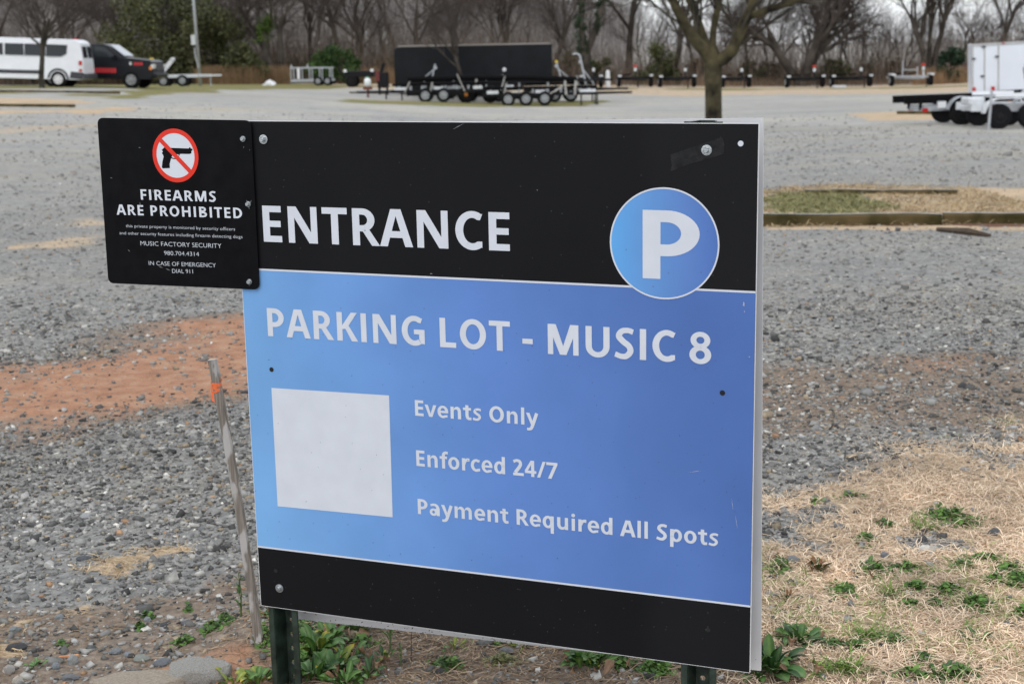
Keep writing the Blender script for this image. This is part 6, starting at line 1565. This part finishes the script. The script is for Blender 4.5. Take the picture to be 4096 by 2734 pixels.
LM = {'g': [leaf_mesh('leaf', .10, .016, a, .35, GRN, i) for i, a in enumerate((.9, 1.2, 1.5))], 'h': [leaf_mesh('leaf', .10, .019, a, .3, GRN2, 10 + i) for i, a in enumerate((.7, 1.1, 1.6))], 'd': [leaf_mesh('leaf', .10, .013, a, .4, DRK, 20 + i) for i, a in enumerate((.8, 1.2))],
      'y': [leaf_mesh('leaf', .10, .016, a, .4, YLW, 30 + i) for i, a in enumerate((.9, 1.4))], 'r': [leaf_mesh('leaf', .10, .013, 1.2, .4, RUS, 40)], 'b': [leaf_mesh('leaf', .09, .020, a, .9, BRN, 50 + i, curl=c_) for i, (a, c_) in enumerate(((.8, 1.5), (1.4, 2.6), (1.0, 4.0)))]}
def rosette(name, px, py, n_, ln, mix, label, seed, erect=.45, cat='plant', group=None, spread=.03):
    rs = random.Random(seed); g_ = GF(px, py); g_.z = float(HN(g_.x, g_.y)[0])
    root = empty(name, g_); tag(root, label, cat, group)
    for i in range(n_):
        me = rs.choice(LM[rs.choice(mix)]); o = link_mesh('leaf', me, root)
        a = i * 2.4 + rs.uniform(-.5, .5); s_ = ln / .10 * rs.uniform(.6, 1.15)
        o.location = (math.cos(a) * spread * rs.random(), math.sin(a) * spread * rs.random(), .002); o.scale = (s_, s_ * rs.uniform(.8, 1.2), s_)
        o.rotation_euler = (rs.uniform(-.4, .4), -(rs.uniform(-.1, erect * 2)), a)
    return root
PLANTS = [
 (1275, 2600, 24, 0.074, 'gghy', 'leafy green broad-leaved plant just right of the left sign post, back of its clump'), (1250, 2690, 27, 0.074, 'gghd', 'dense green broad-leaved plant at the foot of the left sign post'),
 (1340, 2665, 25, 0.074, 'gghhy', 'broad-leaved plant with pale underside leaves in the clump right of the left post'), (1320, 2560, 18, 0.062, 'ghy', 'broad-leaved plant with yellowing leaf under the white strip of the sign'),
 (1400, 2620, 18, 0.056, 'ggd', 'smaller green plant at the right side of the clump by the left post'), (1475, 2688, 21, 0.053, 'gd', 'star-shaped green rosette among curled brown leaves'),
 (1420, 2510, 15, 0.062, 'gyh', 'green and yellow leaves touching the lower edge of the sign'), (1535, 2615, 13, 0.037, 'dgy', 'small dark rosette with a yellow leaf beneath the sign'), (1380, 2725, 21, 0.062, 'gg', 'upright green leaves at the bottom edge right of the left post'),
 (1815, 2582, 13, 0.034, 'ggy', 'small green rosette under the middle of the sign'), (1790, 2648, 13, 0.025, 'g', 'tiny low green rosette in the straw under the middle of the sign'),
 (2325, 2650, 30, 0.071, 'ggd', 'large green broad-leaved rosette under the sign, left of the right post'), (2400, 2660, 12, 0.050, 'ghy', 'pale leaved plant leaning on the large rosette left of the right post'), (2090, 2568, 12, 0.037, 'yg', 'yellow-green leaves just below the sign edge near its middle'),
 (3085, 2690, 36, 0.093, 'dgdh', 'big dark green rosette right of the lower corner of the sign'), (3020, 2715, 18, 0.074, 'dgh', 'dark leaves poking out beneath the sign corner'), (3195, 2570, 27, 0.068, 'gdh', 'green rosette in the dry grass, up and right of the big dark one'),
 (3270, 2285, 27, 0.050, 'drr', 'dark reddish-green rosette in the dry grass right of the sign'), (3480, 2275, 18, 0.037, 'dgg', 'green rosette between two clover clumps in the dry grass'), (3120, 2240, 12, 0.031, 'rdg', 'small rust-tinged plant close to the sign edge'), (3150, 2400, 12, 0.031, 'dr', 'small dark plant in dry grass by the sign edge'),
 (3905, 2550, 13, 0.043, 'dg', 'small dark green plant standing alone in the dry grass on the right'), (3750, 2690, 18, 0.037, 'dg', 'dark low plant at the bottom right in the dry grass'), (3570, 2570, 15, 0.031, 'gg', 'bright small plant below the dry grass, right of the green rosette'),
 (1030, 2715, 18, 0.068, 'dgy', 'dark green plant left of the left sign post on red dirt'), (940, 2730, 10, 0.050, 'gy', 'yellow-green leaves at the edge of the pale boulder'), (138, 2665, 12, 0.028, 'h', 'small pale rosette among stones at the bottom left'), (1070, 2510, 12, 0.043, 'yrg', 'brownish-green leaves behind the left post beside the stake')]
for i, (px, py, n_, ln, mix, lb) in enumerate(PLANTS): rosette('broadleaf_plant', px, py, n_, ln, mix, lb, 200 + i, group='broad-leaved plants round the sign')
# feathery thistles
def thistle(px, py, h, label, seed):
    rs = random.Random(seed); g_ = GF(px, py); g_.z = float(HN(g_.x, g_.y)[0]); root = empty('thistle', g_); tag(root, label, 'plant', 'thistles near the sign')
    mb = MB(); mb.tube([(0, 0, 0), (.004, .002, h * .5), (.0, .0, h)], [.003, .0022, .001], 5); mb.build('stem', mat('weed_stem', (.10, .14, .05), .7), root)
    for i in range(16):
        t_ = rs.uniform(.1, 1); o = link_mesh('leaf', rs.choice(LM['h'] + LM['g']), root); s_ = h * rs.uniform(.25, .45) / .1 * (1.15 - .6 * t_)
        o.location = (0, 0, h * t_); o.scale = (s_, s_ * .35, s_); o.rotation_euler = (rs.uniform(-.5, .5), -rs.uniform(.2, 1.1), rs.uniform(0, 6.28))
thistle(965, 2490, .13, 'spiky grey-green weed standing just left of the wooden stake', 1); thistle(1560, 2590, .12, 'feathery green weed under the sign, right of the leafy clump', 2); thistle(1600, 2640, .06, 'short feathery weed below the taller one under the sign', 3); thistle(2440, 2640, .10, 'pale feathery weed beside the rosette near the right post', 4)
# curled dead leaves
DL = [(1395, 2660), (1430, 2680), (1375, 2700), (1350, 2710), (1410, 2640), (1505, 2680), (1530, 2665), (1520, 2700), (1545, 2690), (1490, 2720), (1470, 2650), (1440, 2700), (1340, 2725), (1265, 2500), (1360, 2510), (1300, 2555), (1400, 2560), (1420, 2585), (1390, 2600), (1450, 2610), (1330, 2520), (1480, 2545), (1560, 2650), (1240, 2720), (1460, 2630),
      (2280, 2660), (2300, 2700), (2380, 2690), (2470, 2650), (2520, 2690), (2420, 2710), (2650, 2650), (2700, 2640), (2250, 2640), (2180, 2600), (3060, 2600), (3040, 2620), (3080, 2640), (3160, 2620), (3220, 2650), (3240, 2690), (3260, 2720), (3150, 2720), (3330, 2250), (3500, 2330), (3280, 2580), (3350, 2600), (3560, 2590)]
for i, (px, py) in enumerate(DL):
    g_ = GF(px, py); g_.z = float(HN(g_.x, g_.y)[0]) + random.uniform(.004, .02); o = link_mesh('dead_leaf', LM['b'][i % 3]); o.location = g_
    s_ = random.uniform(.35, .65); o.scale = (s_, s_, s_); o.rotation_euler = (random.uniform(-.9, .9), random.uniform(-.5, .3), random.uniform(0, 6.28))
    tag(o, 'curled dry brown leaf lying in the litter around the sign', 'leaf', 'fallen leaves round the sign')
# a thin dry stalk and twigs
def twig(name, pts, r, label, m):
    ps = [GF(a, b) + Vector((0, 0, z + float(HN(GF(a, b).x, GF(a, b).y)[0]))) for a, b, z in pts]; o_ = ps[0].copy(); mb = MB(off=o_); mb.tube(ps, [r, r * .8, r * .5][:len(ps)] if len(ps) == 3 else r, 5); o = mb.build(name, m); o.location = o_; tag(o, label, 'twig')
TWN = mat('dry_twig', (.20, .145, .11), .9)
twig('dry_stalk', [(1644, 2620, 0), (1646, 2610, .05), (1652, 2600, .10)], .0018, 'thin dark upright stalk under the sign', mat('dark_stalk', (.07, .05, .045), .9))
twig('fallen_twig', [(1560, 2648, .01), (1640, 2622, .012), (1720, 2600, .012)], .0022, 'pale fallen twig under the sign', TWN)
twig('fallen_twig', [(1360, 2640, .03), (1390, 2690, .02), (1410, 2735, .01)], .0015, 'thin bent twig over the green clump by the left post', TWN)
twig('fallen_twig', [(820, 2510, .004), (850, 2525, .006), (880, 2540, .004)], .0015, 'pale straw stalk left of the stake', TWN)
twig('fallen_twig', [(3440, 2610, .008), (3470, 2630, .012), (3500, 2655, .008)], .003, 'short grey stick in the bare soil right of the sign', TWN)

# ------------------------------------------------------------------ single stones, boulders, chip
def rock(name, px, py, wpx, hgt, col, label, seed, yaw=0.0, asp=.7, group=None, cat='stone', sub=2, rough=.16, sink=.3, flat_top=False):
    import bmesh
    g_ = GF(px, py); d_ = (g_ - CAM_P).length; w = wpx / F_PX * d_; rs = np.random.default_rng(seed)
    bm = bmesh.new(); bmesh.ops.create_icosphere(bm, subdivisions=sub, radius=.5)
    ph = rs.uniform(0, 6.28, 6)
    for v in bm.verts:
        p = v.co.copy(); k = 1 + rough * (math.sin(p.x * 5 + ph[0]) + math.sin(p.y * 6 + ph[1]) + math.sin(p.z * 5 + ph[2])) + rough * .6 * math.sin(p.x * 13 + p.y * 11 + ph[3]) + rs.normal(0, rough * .18)
        v.co = p * k
        if flat_top: v.co.z = min(v.co.z, .30 + .05 * math.sin(p.x * 6 + ph[4])); v.co.x = max(-.46, min(.46, v.co.x)); v.co.y = max(-.44, min(.44, v.co.y))
    me = bpy.data.meshes.new(name); bm.to_mesh(me); bm.free()
    me.materials.append(mat('stone_%d_%d_%d' % tuple(int(c * 100) for c in col), col, .9, var=.28, vscale=45, bump=.6, bscale=70))
    o = link_mesh(name, me); g_.z = float(HN(g_.x, g_.y)[0]) + hgt * (.5 - sink); o.location = g_; o.scale = (w, w * asp, hgt); o.rotation_euler.z = yaw
    if label: tag(o, label, cat, group)
    return o
rock('boulder', 800, 2705, 250, .085, (.34, .33, .30), 'large pale flat-topped boulder at the bottom edge left of the post', 1, asp=.62, sub=4, rough=.07, flat_top=True, cat='boulder', sink=.42)
rock('boulder', 560, 2738, 400, .06, (.38, .32, .25), 'low tan rock slab at the bottom edge left of the pale boulder', 2, asp=.45, sub=4, rough=.06, flat_top=True, cat='boulder', yaw=.15, sink=.46)
ST_ = [(70, 2600, 66, .032, (.07, .072, .075), 'dark smooth oblong stone at the lower left edge'), (655, 2655, 62, .026, (.22, .24, .26), 'slanted blue-grey stone beside the pale boulder', .5), (40, 2690, 42, .035, (.42, .40, .37), 'pale lumpy stone in the bottom left corner'), (292, 2647, 46, .03, (.36, .37, .36), 'light grey angular stone below the orange chip'),
       (570, 2637, 62, .024, (.30, .32, .28), 'greenish-grey stone above the tan slab'), (518, 2695, 40, .022, (.10, .11, .11), 'dark oval stone on the tan slab'), (460, 2608, 46, .018, (.24, .26, .27), 'flat grey stone in the dry stalks left of the boulders'), (515, 2620, 40, .02, (.28, .31, .34), 'blue-grey rounded stone touching the greenish one'),
       (285, 2715, 64, .02, (.20, .21, .22), 'flat dark slate at the bottom edge, left of the tan slab'), (222, 2673, 34, .02, (.26, .29, .31), 'small blue stone left of the slate'), (590, 2470, 40, .016, (.27, .30, .31), 'flat blue-grey stone in front of a green tuft'), (745, 2490, 42, .014, (.16, .18, .20), 'thin dark slate right of the flat blue-grey stone'),
       (655, 2495, 28, .016, (.12, .13, .14), 'small dark stone below the thin slate'), (62, 2525, 42, .02, (.26, .29, .30), 'grey stone with grass at the left edge'), (235, 2475, 44, .015, (.25, .28, .29), 'flat grey stone between two dry tufts'), (475, 2273, 26, .02, (.17, .19, .20), 'dark cube-like stone on the long dry tuft'),
       (330, 2248, 56, .016, (.11, .12, .13), 'dark slate left of the long dry tuft'), (650, 2365, 34, .022, (.40, .41, .40), 'white-grey stone in the gravel left of the stake'), (160, 2230, 18, .012, (.62, .60, .54), 'small cream-white pebble in the dark gravel'), (340, 2070, 42, .026, (.45, .46, .46), 'pale large pebble in the middle of the left gravel'),
       (645, 1702, 46, .02, (.60, .57, .52), 'cream flat stone at the edge of the red clay'), (125, 1752, 26, .016, (.62, .61, .58), 'white stone at the left below the red clay'), (75, 2735, 40, .03, (.55, .50, .42), 'tan stone cut by the bottom edge at the left'), (405, 2740, 40, .02, (.22, .23, .24), 'small grey stone lying on the tan slab edge'),
       (3850, 1545, 44, .035, (.08, .08, .085), 'dark stone on the brown dirt far right'), (3730, 1660, 34, .025, (.14, .135, .12), 'dark pebble below the brown dirt on the right'), (4050, 1708, 34, .018, (.58, .58, .57), 'white stone at the right edge above the dry grass'), (3865, 1880, 44, .02, (.34, .36, .38), 'light grey stone in the middle of the dry grass mound'), (4045, 1868, 38, .018, (.42, .43, .43), 'pale stone at the right of the dry grass mound'),
       (3975, 2130, 46, .03, (.13, .14, .15), 'dark stone in dry grass near the right edge'), (3350, 2100, 40, .025, (.22, .23, .24), 'flat dark stone at the gravel edge right of the sign'), (3175, 2245, 46, .03, (.28, .30, .31), 'grey stone beside the small rust-tinged plant'), (3390, 1980, 34, .022, (.25, .27, .28), 'grey stone at the upper edge of the dry grass'), (3690, 2155, 40, .03, (.10, .10, .105), 'black stone in the gravel patch among dry grass'),
       (3540, 2215, 30, .02, (.24, .25, .28), 'bluish stone in the dry grass below the gravel patch'), (2030, 2585, 60, .018, (.22, .225, .22), 'flat grey stone under the sign above the moss'), (3205, 1755, 30, .016, (.55, .55, .54), 'small white stone in the gravel beside the sign'), (3330, 1540, 36, .02, (.40, .40, .39), 'pale stone on the brown dirt right of the sign')]
for i, q in enumerate(ST_):
    rock('stone', *q[:5], q[5], 300 + i, yaw=(q[6] if len(q) > 6 else random.uniform(-.5, .5)), asp=random.uniform(.55, .85), group='larger stones lying on the ground', sub=2)
g_ = GF(275, 2627); g_.z = float(HN(g_.x, g_.y)[0]) + .006; mb = MB(); mb.box((0, 0, 0), (.052, .008, .007)); o = mb.build('wood_chip', mat('orange_chip', (.55, .25, .12), .8, var=.2, vscale=60), bevel=.002); o.location = g_; o.rotation_euler = (0, -.05, .12); tag(o, 'slim orange wood chip on the gravel at the lower left', 'chip')
